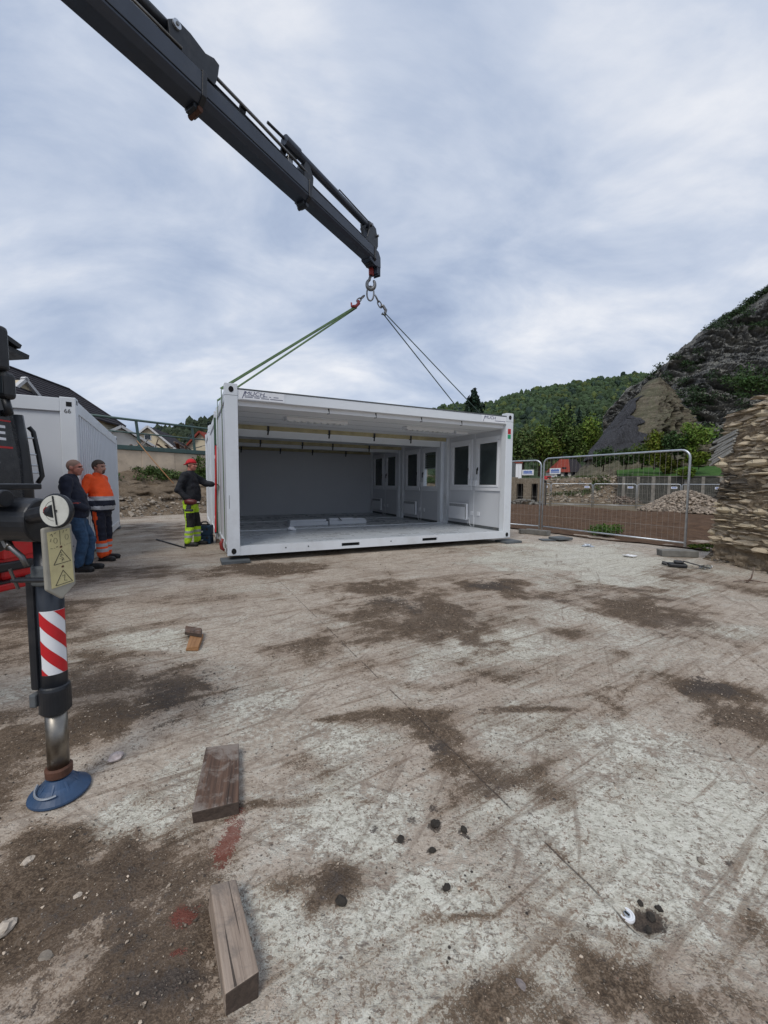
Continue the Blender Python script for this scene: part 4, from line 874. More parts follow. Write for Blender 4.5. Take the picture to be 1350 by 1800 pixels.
        n_ = int((z1 - zs) / .055)
        sl = MB()
        for q_ in range(n_): zz0 = zs + q_ * .055; sl.box(X0 + .035, X0 + .047, y0 + .03, y1 - .03, zz0 + .003, zz0 + .053)
        tag(sl.build('roller_shutter', M['shutter'], fr), kind='stuff')
        if half_open == wi: MB().box(X0 + .03, X0 + .052, y0 + .03, y1 - .03, zs - .03, zs).build('shutter_rail', M['white_plastic'], fr)
        ym = y1 - .07 if wi == 0 else y0 + .07
        hd = MB(); hd.box(X0 - .062, X0 - .046, ym - .015, ym + .015, 1.55, 1.63); hd.box(X0 - .085, X0 - .063, ym - .012, ym + .012, 1.46, 1.6); hd.build('handle', M['black_plastic'], fr)
        yb = 1.09 if wi == 0 else 1.27
        MB().box(X0 - .07, X0 - .002, yb - .055, yb + .055, 1.17, 1.32).build('strap_winder', M['white_plastic'], o, bevel=.012)
    h_ = MB().box(X0 - .11, X0 - .035, 1.35, 2.12, .30, .72).build('heater', M['white_plastic'], o, bevel=.012); MB().box(X0 - .036, X0 - .001, 1.5, 1.95, .36, .66).build('bracket', M['pad_grey'], h_)
    g_ = MB()
    for q_ in range(18): g_.box(X0 - .113, X0 - .11, 1.40 + q_ * .038, 1.42 + q_ * .038, .63, .70)
    g_.build('grille', M['pad_grey'], h_); MB().box(X0 - .113, X0 - .1105, 1.352, 1.372, .32, .70).build('end_cap', M['dark_seal'], h_)
    MB().tube([(X0 - .02, 1.34, .36), (X0 - .05, 1.25, .2), (X0 - .07, 1.2, .16), (X0 - .04, 1.1, .155), (X0 - .02, 1.12, .38)], .006, 6).build('cable', M['white_plastic'], h_)
    for y in (1.24, .98): MB().box(X0 - .016, X0 - .001, y - .045, y + .045, .43, .53).build('socket', M['white_plastic'], o, bevel=.004)
    # ceiling lamps with louvres
    for lx in (1.15, 3.75):
        l_ = MB().box(lx, lx + 1.25, .78, 1.02, CH - .395, CH - .331).build('ceiling_lamp', M['white_plastic'], o, bevel=.008); lv = MB()
        for q_ in range(9): x = lx + .04 + q_ * .132; lv.add([(x, .80, CH - .398), (x + .1, .80, CH - .398), (x + .1, 1.0, CH - .398), (x, 1.0, CH - .398), (x, .80, CH - .41), (x + .1, .80, CH - .41)], [(0, 1, 2, 3), (0, 4, 5, 1), (4, 3, 2, 5)])
        lv.build('louvre', M['lamp_louvre'], l_)
    MB().box(5.15, 5.5, .9, 1.2, CH - .40, CH - .331).build('junction_box', M['white_plastic'], o, bevel=.01)
    # joint seal and clips on the open long sides
    MB().box(.205, CL - .24, CW - .16, CW - .105, CH - .425, CH - .26).build('foam_seal', M['foam'], o, bevel=.015)
    for x in [1.0 + q_ * 1.2 + rs.random() * .3 for q_ in range(4)]:
        c_ = MB(); c_.box(x, x + .05, CW - .167, CW - .10, CH - .44, CH - .26); c_.bar((x + .025, CW - .165, CH - .43), (x + .01, CW - .18, CH - .53), .035, .012); c_.build('clip', M['dark_seal'], o)
    for x in [1.6 + q_ * .95 + rs.random() * .3 for q_ in range(4)]: MB().bar((x, .10, CH - .25), (x + .02, .115, CH - .34), .05, .02).build('clip', M['dark_seal'], o)
    if not front: MB().box(.21, CL - .21, .03, .10, CH - .505, CH - .3335).build('header_beam', M['white_steel'], o, bevel=.012)
    if back: MB().box(.13, CL - .13, CW - .1, CW - .03, .151, CH - .331).build('back_wall', M['inside_wall'], o)
    if front:
        s_ = MB().box(.22, .95, -.0035, .0, CH - .238, CH - .095).build('sign_plate', M['print_white'], o)
        T0 = Matrix.Translation((.30, -.0045, CH - .168)) @ RX90
        put_text('MUCH', .088, T0, M['print_navy'], s_, .15, 1.25, .0); MB().bar((.27, -.0045, CH - .225), (.315, -.0045, CH - .105), .002, .010, (1, 0, 0)).build('lettering', M['print_navy'], s_)
        MB().box(.29, .62, -.0055, -.0037, CH - .181, CH - .176).build('lettering', M['print_navy'], s_)
        for (x0, x1, z) in ((.31, .44, .198), (.46, .55, .198), (.60, .68, .165), (.70, .74, .165), (.77, .86, .165), (.57, .70, .200), (.715, .93, .200)):
            for q_ in range(int((x1 - x0) / .014)): MB().box(x0 + q_ * .014, x0 + q_ * .014 + .010, -.0055, -.0037, CH - z - .008, CH - z + .005).build('lettering', M['print_navy'], s_)
        s_ = MB().box(5.15, 5.84, -.0035, .0, CH - .238, CH - .095).build('sign_plate', M['print_white'], o)
        put_text('MUCH', .088, Matrix.Translation((5.23, -.0045, CH - .168)) @ RX90, M['print_navy'], s_, .15, 1.2); MB().bar((5.2, -.0045, CH - .225), (5.245, -.0045, CH - .105), .002, .010, (1, 0, 0)).build('lettering', M['print_navy'], s_)
        for q_ in range(20): MB().box(5.52 + q_ * .015, 5.53 + q_ * .015, -.0055, -.0037, CH - .205, CH - .192).build('lettering', M['print_navy'], s_)
        MB().box(5.9, 5.985, -.0035, .0, CH - .46, CH - .345).build('red_sticker', M['print_red'], o); MB().box(5.9, 5.985, -.0035, .0, CH - .565, CH - .475).build('green_sticker', M['print_green'], o)
        put_text('L', .07, Matrix.Translation((5.925, -.0045, CH - .43)) @ RX90, M['print_black'], o)
        MB().box(.04, .046, -.002, 0.002, .78, 1.0).build('dark_mark', M['dark_seal'], o)
        for x in (.95, 1.35, 3.0): MB().cyl((x, -.002, .085), (x, .01, .085), .012, n=8).build('bolt_hole', M['black_hole'], o)
    return o
YAW = .448564; C0 = Vector((-2.5606, 6.5107, .12)); CXd = Vector((math.cos(YAW), math.sin(YAW), 0)); CYd = Vector((-math.sin(YAW), math.cos(YAW), 0))
def CW_(x, y, z): return C0 + CXd * x + CYd * y + Vector((0, 0, z))
module('office_container', 'front white container module hanging from the slings, its long side open', C0, YAW, True, False, None, 1)
module('office_container', 'middle container module behind the front one with a half open shutter', CW_(-.03, CW + .10, -.05), YAW, False, False, 0, 2)
module('office_container', 'rear container module closed by the dark back wall', CW_(-.06, 2 * CW + .14, -.05), YAW, False, True, None, 3)
# gasket strip, coloured as what shows through the joint between front and middle module
tag(MB().bar(CW_(.0, CW + .05, .1), CW_(-.0, CW + .05, 2.6), .05, .07, (1, 0, 0)).build('joint_gap_strip', mat('gap_green', (.03, .07, .04), .7)), 'dark green gasket strip standing for the view through the joint between front and middle module', 'gap')
# loose panels and paper on the floor
fz = .145
pl = thing('panel_stack', 'stack of white wall panels lying on the container floor', 'panels', CW_(1.75, 3.3, fz - .05), YAW + .06)
MB().box(0, 1.05, 0, .3, 0, .10).build('panel', M['white_panel'], pl, bevel=.005); MB().box(.02, 1.0, .02, .3, .102, .16).build('panel', M['white_panel'], pl, bevel=.005)
pl = thing('panel_stack', 'right stack of white panels with a dark clamp on the container floor', 'panels', CW_(2.83, 3.35, fz - .05), YAW + .04)
MB().box(0, 1.1, 0, .3, 0, .11).build('panel', M['white_panel'], pl, bevel=.005); MB().box(.0, .7, .0, .25, .112, .175).build('panel', M['white_panel'], pl, bevel=.005); MB().box(.7, 1.05, .02, .28, .112, .15).build('panel', M['white_panel'], pl, bevel=.005); MB().bar((.25, -.01, .19), (.33, -.03, .11), .05, .02).build('clamp', M['dark_seal'], pl)
def rag(name, label, pos, s_, m, seed, cat='litter', z=.5):
    rs = np.random.default_rng(seed); B, F = ICO2; V = B * (1 + (rs.random((len(B), 1)) - .5) * 1.1) * np.array([1, .7, z]) * s_; V[:, 2] -= V[:, 2].min()
    o = np_mesh(name, V, F, m); o.location = pos; return tag(o, label, cat)
rag('crumpled_paper', 'crumpled white paper lying on the container floor', CW_(1.5, 2.0, fz), .09, M['print_white'], 3)
# closed container at left
CH2 = CH - .15
c0, c1 = G(145.8, 994), G(213, 926); d = (c1 - c0).normalized(); ang = math.atan2(d.y, d.x)
# local x along the long side away from the camera, local y to the left
sc_ = thing('site_container', 'closed white container with ribbed side behind the two standing men', 'container', (c0.x, c0.y, .06), ang)
for (x, y) in ((0, 0), (CL - .2, 0), (0, CW - .2), (CL - .2, CW - .2)):
    p_ = MB().box(x, x + .2, y, y + .2, 0, CH2 - .1).build('corner_post', M['white_steel'], sc_, bevel=.01)
    MB().box(-.003 if x == 0 else CL - .001, .001 if x == 0 else CL + .003, y + .05, y + .12, CH2 - .24, CH2 - .17).build('casting_hole', M['black_hole'], p_)
    for z in (.05, CH2 - .2): MB().box(x + .06, x + .13, y - .003 if y == 0 else y + .199, y + .001 if y == 0 else y + .203, z, z + .07).build('casting_hole', M['black_hole'], p_)
for y in (0.004, CW - .104):
    MB().box(.2, CL - .2, y, y + .1, 0, .17).build('floor_beam', M['white_steel'], sc_, bevel=.006); MB().box(.2, CL - .2, y, y + .1, CH2 - .32, CH2 - .13).build('roof_beam', M['white_steel'], sc_, bevel=.006)
for x in (0.004, CL - .104):
    MB().box(x, x + .1, .2, CW - .2, 0, .17).build('floor_beam', M['white_steel'], sc_, bevel=.006); MB().box(x, x + .1, .2, CW - .2, CH2 - .32, CH2 - .12).build('roof_beam', M['white_steel'], sc_, bevel=.006)
rb = MB(); k = .2
poly = []
while k < CL - .21: poly += [(k, .015), (k + .10, .015), (k + .115, .075), (k + .20, .075), (k + .215, .015)]; k += .215
pv = [(x, y, .171) for x, y in poly] + [(x, y, CH2 - .321) for x, y in poly]; n_ = len(poly)
rb.add(pv, [(i, i + 1, n_ + i + 1, n_ + i) for i in range(n_ - 1)]); rb.build('ribbed_panel', M['white_panel'], sc_)
MB().box(.2, CL - .2, .09, .12, .171, CH2 - .321).build('inner_panel', M['white_panel'], sc_); MB().box(.2, CL - .2, CW - .12, CW - .03, .171, CH2 - .321).build('side_wall', M['white_panel'], sc_)
k = .2
while k < CW - .3:
    w_ = min(.68, CW - .2 - k); MB().box(.035, .1, k + .003, k + w_ - .003, .171, CH2 - .321).build('end_panel', M['white_panel'], sc_, bevel=.006); k += .68
MB().box(CL - .1, CL - .03, .2, CW - .2, .171, CH2 - .321).build('end_panel', M['white_panel'], sc_); MB().box(.02, CL - .02, .02, CW - .02, CH2 - .14, CH2 - .125).build('roof_sheet', M['roof_felt'], sc_)
Mt = Matrix.Translation((-.004, .15, CH2 - .34)) @ Matrix.Rotation(-math.pi/2, 4, 'Z') @ RX90
put_text('66', .09, Mt, M['pad_grey'], sc_)
MB().box(-.004, 0, .1, .13, .25, .262).build('dark_mark', M['dark_seal'], sc_)
for t_ in (.06, .5, .95):
    p_ = c0 + d * (CL * t_) + Vector((-d.y, d.x, 0)) * .12
    tag(MB().box(-.2, .2, -.15, .1, 0, .058).build('support_pad', M['pad_grey'], bevel=.006), ['grey pad under the near corner of the closed container', 'grey pad under the middle of the closed container', 'grey pad sticking out under the far corner of the closed container'][int(t_ * 2.2)], 'pad', 'pads under the closed container').matrix_world = Matrix.Translation(p_) @ Matrix.Rotation(ang, 4, 'Z')
# ---------------------------------------------------------------- loader crane: boom
TIP = P(657, 456, 8.9); KN = Vector((-5.0, 1.5, 0)); _n = (TIP - Vector((0, 0, CAMH))).cross(ray(165, 0)); KN.z = CAMH - (_n.x * KN.x + _n.y * KN.y) / _n.z
ax_ = (TIP - KN).normalized(); rx_ = ax_.cross(Vector((0, 0, 1))).normalized(); nx_ = rx_.cross(ax_); BL = (TIP - KN).length
def along(px, py):       # distance along the boom of the point nearest a sight line
    d = ray(px, py).normalized(); w0 = KN - Vector((0, 0, CAMH)); b = ax_.dot(d); return (b * d.dot(w0) - ax_.dot(w0)) / (1 - b * b)
def B(s_, r=0.0, n=0.0): return KN + ax_ * s_ + rx_ * r + nx_ * n
cr = thing('loader_crane', 'dark loader crane with long boom and stabiliser leg beside the truck', 'crane', (-5.0, 1.5, 0))
INV = Matrix.Translation((5.0, -1.5, 0))
def cpart(mb, name, m, parent=None, bevel=0.0, smooth=False):
    o = mb.build(name, m, None, bevel, smooth); o.data.transform(INV); o.parent = parent or cr; return o
def section(s0, s1, w, h, m=0):
    mb = MB(); prof = [(-w*.5, -h*.30), (-w*.30, -h*.5), (w*.30, -h*.5), (w*.5, -h*.30), (w*.5, h*.42), (w*.38, h*.5), (-w*.38, h*.5), (-w*.5, h*.42)]
    vs = [B(s_, a, b) for s_ in (s0, s1) for a, b in prof]; n_ = 8
    return mb.add(vs, [tuple(range(n_-1, -1, -1)), tuple(range(n_, 2*n_))] + [(i, (i+1) % n_, n_ + (i+1) % n_, n_ + i) for i in range(n_)])
sA, sB = along(345, 172), along(533, 345)
secs = ((-.3, sA, .36, .38), (sA - .3, sB, .31, .33), (sB - .3, BL - .12, .265, .285))
for i, (a, b, w, h) in enumerate(secs):
    o = cpart(section(a, b, w, h), 'boom_section', M['boom_paint'], bevel=.006)
    cpart(section(b - .05, b + .012, w + .035, h + .035), 'end_collar', M['crane_black'], o, .006)
    cpart(MB().bar(B(max(a, 3.2), w/2 + .004, -h*.20), B(b - .06, w/2 + .004, -h*.20), .012, .012, nx_), 'weld_seam', M['crane_black'], o)
    cpart(MB().bar(B(b - .10, 0, -h/2 - .03), B(b + .03, 0, -h/2 - .03), w * .5, .06, nx_), 'slide_pad', M['crane_black'], o, .01)
    cpart(MB().cyl(B(b - .02, -w*.32, -h/2 - .045), B(b - .02, w*.32, -h/2 - .045), .035, n=10), 'roller', M['rust' if i == 0 else 'crane_black'], o)
# hydraulic lines and cylinders on top of the boom
sR = along(312, 92)
cpart(MB().cyl(B(2.5, .05, .40), B(sR + .1, .05, .40), .07, n=14), 'extension_cylinder', M['crane_black'], smooth=True)
for q_ in (.0, .05): cpart(MB().cyl(B(2.5, .10 - q_, .27 + q_ * .8), B(sR + .05, .10 - q_, .27 + q_ * .8), .014, n=8), 'hydraulic_pipe', M['galv'], smooth=True)
cpart(MB().cyl(B(2.5, .15, .225), B(sR + .05, .15, .225), .018, n=8), 'piston_rod', M['chrome'], smooth=True)
cpart(MB().cyl(B(2.5, -.02, .47), B(sR - .02, -.02, .47), .016, n=8), 'hydraulic_pipe', M['galv'], smooth=True); cpart(MB().cyl(B(2.5, .0, .50), B(sR - .02, .0, .50), .012, n=8), 'hydraulic_pipe', M['crane_black'], smooth=True)
br_ = cpart(MB().prism([(-.42, .20), (.16, .19), (.20, .33), (.22, .50), (.14, .52), (.02, .47), (-.18, .52), (-.36, .52), (-.46, .42)], -.12, .14, Matrix(((ax_.x, nx_.x, rx_.x, B(sA).x), (ax_.y, nx_.y, rx_.y, B(sA).y), (ax_.z, nx_.z, rx_.z, B(sA).z), (0, 0, 0, 1)))), 'cylinder_bracket', M['crane_black'], bevel=.01)
cpart(MB().cyl(B(sA - .36, .13, .44), B(sA - .36, .165, .44), .05, n=16), 'pin_cap', M['galv'], br_); cpart(MB().cyl(B(sA - .36, .165, .44), B(sA - .36, .18, .44), .02, n=10), 'bolt', M['steel'], br_)
for (r, n, rad, m) in ((.02, .235, .055, 'crane_black'), (.10, .355, .018, 'steel'), (.05, .40, .020, 'crane_paint'), (-.03, .38, .018, 'crane_black')):
    e0 = sB - .25 if n < .3 else sB - .05
    pth = [B(sA, r, n), B((sA + e0) / 2, r, n - .02), B(e0, r, n - .06)]
    cpart(MB().tube(pth, rad, 10), 'hydraulic_pipe', M[m], smooth=True)
for k in (.35, .75): s_ = sA + (sB - sA) * k; cpart(MB().bar(B(s_, -.05, .18), B(s_, .03, .43), .03, .1, ax_), 'pipe_clip', M['crane_black'])
MT = lambda s_: Matrix(((ax_.x, nx_.x, rx_.x, B(s_).x), (ax_.y, nx_.y, rx_.y, B(s_).y), (ax_.z, nx_.z, rx_.z, B(s_).z), (0, 0, 0, 1)))
cpart(MB().prism([(-.10, .16), (.10, .14), (.11, .30), (.02, .44), (-.08, .46), (-.12, .36)], -.09, .11, MT(sB)), 'cylinder_bracket', M['crane_black'], bevel=.01)
cpart(MB().prism([(-.06, .16), (.04, .16), (.04, .30), (-.06, .32)], -.06, .08, MT(sB - .38)), 'pipe_bracket', M['steel'], bevel=.01)
s0, s1 = along(495, 300), BL - .28
ec = cpart(MB().cyl(B(s0 + .1, .05, .50), B(s1, .05, .49), .065, n=16), 'extension_cylinder', M['boom_paint'], smooth=True)
cpart(MB().cyl(B(s0 + .02, .05, .50), B(s0 + .32, .05, .50), .083, n=16), 'cylinder_head', M['boom_paint'], ec); cpart(MB().cyl(B(s0 - .28, .0, .56), B(s0 + .05, .04, .53), .022, n=8), 'hose_end', M['crane_black'], ec)
cpart(MB().tube([B(s0 + 1.35, .05, .57), B(s0 + 1.38, .05, .62), B(s1 - .05, .05, .60), B(s1 + .05, .05, .50)], .012, 6), 'hydraulic_pipe', M['crane_black'], ec)
cpart(MB().cyl(B(sB, .07, .20), B(BL - .4, .07, .185), .016, n=8), 'hydraulic_pipe', M['crane_black'], smooth=True)
hb = cpart(MB().prism([(-.42, .14), (-.02, .12), (.03, .22), (.02, .40), (-.03, .46), (-.06, .54), (-.22, .57), (-.34, .55), (-.30, .40), (-.36, .22)], -.10, .12, MT(BL - .05)), 'jib_head', M['crane_black'], bevel=.012)
cpart(MB().cyl(B(BL - .30, -.14, .50), B(BL - .30, .16, .50), .03, n=10), 'pin', M['steel'], hb); cpart(MB().cyl(B(BL - .08, -.14, .40), B(BL - .08, .16, .40), .025, n=10), 'pin', M['steel'], hb)
cpart(MB().bar(B(BL - .1, .03, .53), B(BL - .02, .03, .60), .04, .02, nx_), 'lug', M['steel'], hb)
for q_ in range(3): cpart(MB().tube([B(BL - .5, .06, .18), B(BL - .58 + q_ * .05, .08, .30), B(BL - .42, .08, .46)], .010, 6), 'hose', M['crane_black'], hb)
cpart(MB().prism([(-.30, .14), (.02, .14), (.10, .05), (.12, -.16), (-.1, -.2), (-.30, -.16)], -.11, .11, MT(BL)), 'boom_head', M['boom_paint'], bevel=.01)
for q_ in range(4): cpart(MB().bar(B(BL + .0 + q_ * .035, .02, -.14), B(BL + .0 + q_ * .035, .02, -.14) + Vector((0, 0, -.17 - .02 * (q_ % 2))), .16, .02, ax_), 'head_plate', M['boom_paint'])
# column, main boom and base (mostly out of the picture to the left)
cpart(MB().cyl((-5.0, 1.5, .9), (-5.0, 1.5, 2.7), .26, .22, 20), 'column', M['crane_paint'], smooth=True)
cpart(MB().bar((-5.0, 1.5, 2.5), KN, .42, .42, (0, 1, 0)), 'main_boom', M['crane_paint'], bevel=.02)
cpart(MB().box(-6.0, -3.9, 1.2, 1.95, .75, 1.05), 'base_frame', M['crane_black'], bevel=.02)
# stabiliser beam and leg
LX, LY = -1.37, 1.62
cpart(MB().box(-4.2, -1.62, LY - .10, LY + .10, 1.02, 1.22), 'stabiliser_beam', M['crane_black'], bevel=.02)
cpart(MB().box(-4.2, -1.43, LY - .13, LY + .06, 1.288, 1.312), 'cover_plate', M['crane_black'], bevel=.005)
bc = cpart(MB().cyl((-1.72, LY - .06, 1.18), (-1.33, LY - .06, 1.17), .086, n=28), 'swivel_housing', M['crane_black'], bevel=.008, smooth=False)
cpart(MB().cyl((-1.60, LY - .16, 1.262), (-1.375, LY - .16, 1.258), .032, n=18), 'lock_cylinder', M['crane_black'], bc, .004)
lv = cpart(MB().tube([(-1.47, LY - .20, 1.262), (-1.51, LY - .24, 1.225), (-1.52, LY - .25, 1.22)], .009, 8), 'lever', M['steel'], bc); cpart(MB().cyl((-1.49, LY - .235, 1.24), (-1.565, LY - .27, 1.205), .017, n=10), 'lever_grip', M['crane_paint'], bc, .004)
for (x, z) in ((-1.50, 1.14), (-1.42, 1.135)): cpart(MB().cyl((x, LY - .172, z), (x, LY - .16, z), .009, n=8), 'bolt', M['steel'], bc)
# gauge disc faces the operator
GC = P(97, 898, 1.43); gd = Vector((-.08, -.99, .05)).normalized(); gz = Vector((0, 0, 1)); gxv = gz.cross(-gd).normalized() * 1; gzv = gxv.cross(gd) * -1
gxv = Vector((-gd.y, gd.x, 0)).normalized(); gzv = gd.cross(gxv)
GM = Matrix(((gxv.x, gzv.x, gd.x, GC.x), (gxv.y, gzv.y, gd.y, GC.y), (gxv.z, gzv.z, gd.z, GC.z), (0, 0, 0, 1)))
cpart(MB().cyl(GC - gd * .012, (-1.42, LY - .07, 1.175), .030, n=16), 'gauge_mount', M['crane_black'])
rim = cpart(MB().lathe([(.060, -.016), (.063, -.004), (.060, .002)], 32, GM), 'angle_gauge', M['crane_black'], smooth=False)
cpart(MB().lathe([(.056, .0022), (.0555, .0042)], 32, GM), 'gauge_face', M['gauge_white'], rim)
def gb(a, b, w, z, m, nm='gauge_pointer', par=None): return cpart(MB().bar(GM @ Vector((a[0], a[1], z)), GM @ Vector((b[0], b[1], z)), w, .002, gd), nm, M[m], par or rim)
gb((-.004, .053), (.012, -.050), .0045, .007, 'print_black'); gb((.003, .0), (.012, .001), .006, .007, 'print_black')
def arc(r0, a0, a1, w, z, m, c=(0, 0)):
    pts = [GM @ Vector((c[0] + math.cos(t) * r0, c[1] + math.sin(t) * r0, z)) for t in np.linspace(a0, a1, 20)]
    return cpart(MB().tube(pts, w, 4), 'lettering', M[m], rim)
arc(.036, 1.75, 4.75, .0006, .0046, 'print_black'); arc(.013, 0, 6.28, .0011, .0048, 'print_red', (-.028, .0)); gb((-.037, .009), (-.019, -.009), .002, .0052, 'print_red', 'lettering')
gb((-.028, .006), (-.028, -.002), .004, .0050, 'print_black', 'lettering'); gb((-.029, -.002), (-.033, -.009), .002, .0050, 'print_black', 'lettering'); gb((-.027, -.002), (-.022, -.008), .002, .0050, 'print_black', 'lettering'); gb((-.033, .004), (-.022, .001), .002, .0050, 'print_black', 'lettering')
# warning plate below the gauge
pA, pB, pC, pD = P(80, 936, 1.43), P(124, 926, 1.50), P(130, 1028, 1.50), P(89, 1036, 1.43)
ux = (pB - pA).normalized(); uz = (pA - pD).normalized(); un = ux.cross(uz).normalized(); pw, ph = (pB - pA).length, (pA - pD).length
PM = Matrix(((ux.x, uz.x, un.x, pD.x), (ux.y, uz.y, un.y, pD.y), (ux.z, uz.z, un.z, pD.z), (0, 0, 0, 1)))
gu = cpart(MB().prism([(-.012, .0), (pw * .45, -.052), (pw + .004, -.01), (pw + .006, ph + .012), (-.008, ph + .016)], -.022, -.0015, PM), 'leg_guard', M['beige_guard'], bevel=.006)
yp = cpart(MB().box(0.004, pw - .004, 0, ph - .002, -.0008, .0012, 0, PM), 'warning_plate', M['yellow_plate'], gu)
def pb(a, b, w=.0014, m='print_black'): return cpart(MB().bar(PM @ Vector((a[0] * pw, a[1] * ph, .0018)), PM @ Vector((b[0] * pw, b[1] * ph, .0018)), w, .0008, un), 'lettering', M[m], gu)
for y0, y1 in ((.40, .64), (.03, .27)):
    for a, b in (((.20, y0), (.88, y0)), ((.88, y0), (.54, y1)), ((.54, y1), (.20, y0))): pb(a, b, .0017)
for yy in (.69, .335): cpart(MB().lathe([(.0042, .001), (.0040, .0022)], 14, PM @ Matrix.Translation((pw * .54, ph * yy, 0))), 'bolt', M['rust'], gu)
for a, b in (((.50, .60), (.56, .56)), ((.56, .56), (.48, .52)), ((.48, .52), (.60, .48)), ((.60, .48), (.52, .43)), ((.46, .56), (.62, .53)), ((.44, .49), (.62, .45)),
    ((.48, .17), (.60, .18)), ((.60, .18), (.56, .08)), ((.56, .08), (.68, .07)), ((.52, .73), (.54, .98)),
    ((.12, .70), (.20, .70)), ((.26, .695), (.30, .695)), ((.36, .71), (.42, .71)), ((.39, .71), (.36, .69)), ((.66, .705), (.70, .705)), ((.76, .71), (.84, .71)), ((.88, .715), (.95, .715)),
    ((.15, .93), (.22, .95)), ((.22, .95), (.24, .90)), ((.30, .94), (.38, .96)), ((.66, .93), (.70, .97)), ((.78, .95), (.84, .97)), ((.14, .82), (.18, .87))): pb(a, b, .0010)
for cx_, cy_ in ((.34, .82), (.80, .84)):
    pts = [PM @ Vector((cx_ * pw + math.cos(t) * .0055, cy_ * ph + math.sin(t) * .0095, .0018)) for t in np.linspace(0, 6.28, 14)]; cpart(MB().tube(pts, .0005, 4), 'lettering', M['print_black'], gu)
# leg tube, collars, stripes, chrome, foot
cpart(MB().cyl((LX, LY, .36), (LX, LY, 1.10), .046, n=28), 'leg_tube', M['crane_paint'], smooth=True)
cpart(MB().box(LX - .064, LX - .03, LY - .045, LY + .02, .47, .95), 'leg_rib', M['crane_black'], bevel=.01)
cl_ = cpart(MB().lathe([(.054, .905), (.057, .91), (.057, .975), (.052, .985)], 28, Matrix.Translation((LX, LY, 0))), 'clamp_collar', M['pad_grey'], smooth=False)
cpart(MB().cyl((LX - .07, LY - .085, .937), (LX + .10, LY - .10, .944), .010, n=10), 'clamp_bolt', M['crane_black'], cl_); cpart(MB().cyl((LX - .06, LY - .075, .90), (LX - .06, LY - .105, .985), .006, n=6), 'pin', M['steel'], cl_)
cpart(MB().tube([(LX - .10, LY - .07, 1.10), (LX - .075, LY - .09, 1.075), (LX - .03, LY - .085, 1.03), (LX - .015, LY - .08, .99)], .011, 8), 'hydraulic_hose', M['steel'], smooth=True)
cpart(MB().cyl((LX - .098, LY - .075, 1.09), (LX - .07, LY - .09, 1.065), .016, n=8), 'hose_fitting', M['chrome'])
MS = Matrix.Translation((LX, LY, 0)); zs0, zs1 = .535, .80
n_ = 20; a0, a1 = math.radians(-100), math.radians(15); rr = .048
st_ = cpart(MB().add([(LX + math.cos(a0 + (a1 - a0) * i / n_) * rr, LY + math.sin(a0 + (a1 - a0) * i / n_) * rr, z) for z in (zs0, zs1) for i in range(n_ + 1)], [(i, i + 1, n_ + 2 + i, n_ + 1 + i) for i in range(n_)]), 'reflective_sheet', M['print_white'], smooth=True)
for k in range(-1, 4):
    vs, fs = [], []; r2 = rr + .0012
    for i in range(n_ + 1):
        t = a0 + (a1 - a0) * i / n_; zc = .800 - k * .118 - .115 * i / n_
        z0, z1 = np.clip([zc - .058, zc], zs0 + .001, zs1 - .001); vs += [(LX + math.cos(t) * r2, LY + math.sin(t) * r2, z0), (LX + math.cos(t) * r2, LY + math.sin(t) * r2, z1)]
    for i in range(n_):
        if vs[2*i+1][2] - vs[2*i][2] > 1e-4 or vs[2*i+3][2] - vs[2*i+2][2] > 1e-4: fs.append((2*i, 2*i+2, 2*i+3, 2*i+1))
    if fs: cpart(MB().add(vs, fs), 'red_stripe', M['refl_red'], st_, smooth=True)
cpart(MB().lathe([(.050, .365), (.055, .37), (.055, .465), (.052, .475), (.046, .48)], 30, MS), 'lower_collar', M['crane_black'], smooth=False)
cpart(MB().box(LX - .068, LX - .04, LY - .05, LY - .01, .40, .455), 'collar_lug', M['pad_grey'], bevel=.006)
cpart(MB().cyl((LX, LY, .08), (LX, LY, .37), .038, n=28), 'chrome_ram', M['chrome'], smooth=True)
cpart(MB().lathe([(.041, .085), (.047, .088), (.048, .118), (.041, .125)], 26, MS), 'ram_collar', M['rust'])
ft = cpart(MB().lathe([(.106, .004), (.109, .010), (.107, .016), (.062, .050), (.044, .078), (.036, .080)], 36, MS), 'foot_plate', M['blue_foot'])
for k in range(8):
    a = k * .785 + .3; c_, s_ = math.cos(a), math.sin(a)
    cpart(MB().prism([(.040, .042), (.096, .019), (.045, .074)], -.005, .005, MS @ Matrix.Rotation(a, 4, 'Z') @ RX90), 'foot_rib', M['blue_foot'], ft, .002)
cpart(MB().tube([(LX + math.cos(t) * .070, LY - .01 + math.sin(t) * .080, .060 - .018 * math.sin(-t)) for t in np.linspace(-2.9, -.9, 12)], .0045, 6), 'foot_handle', M['galv'], ft)

# ---------------------------------------------------------------- truck cab
NX, NY = -3.83, 4.3; tk = thing('truck', 'black truck cab with red bumper at the left edge of the picture', 'truck', (NX, NY, 0), -math.radians(10))
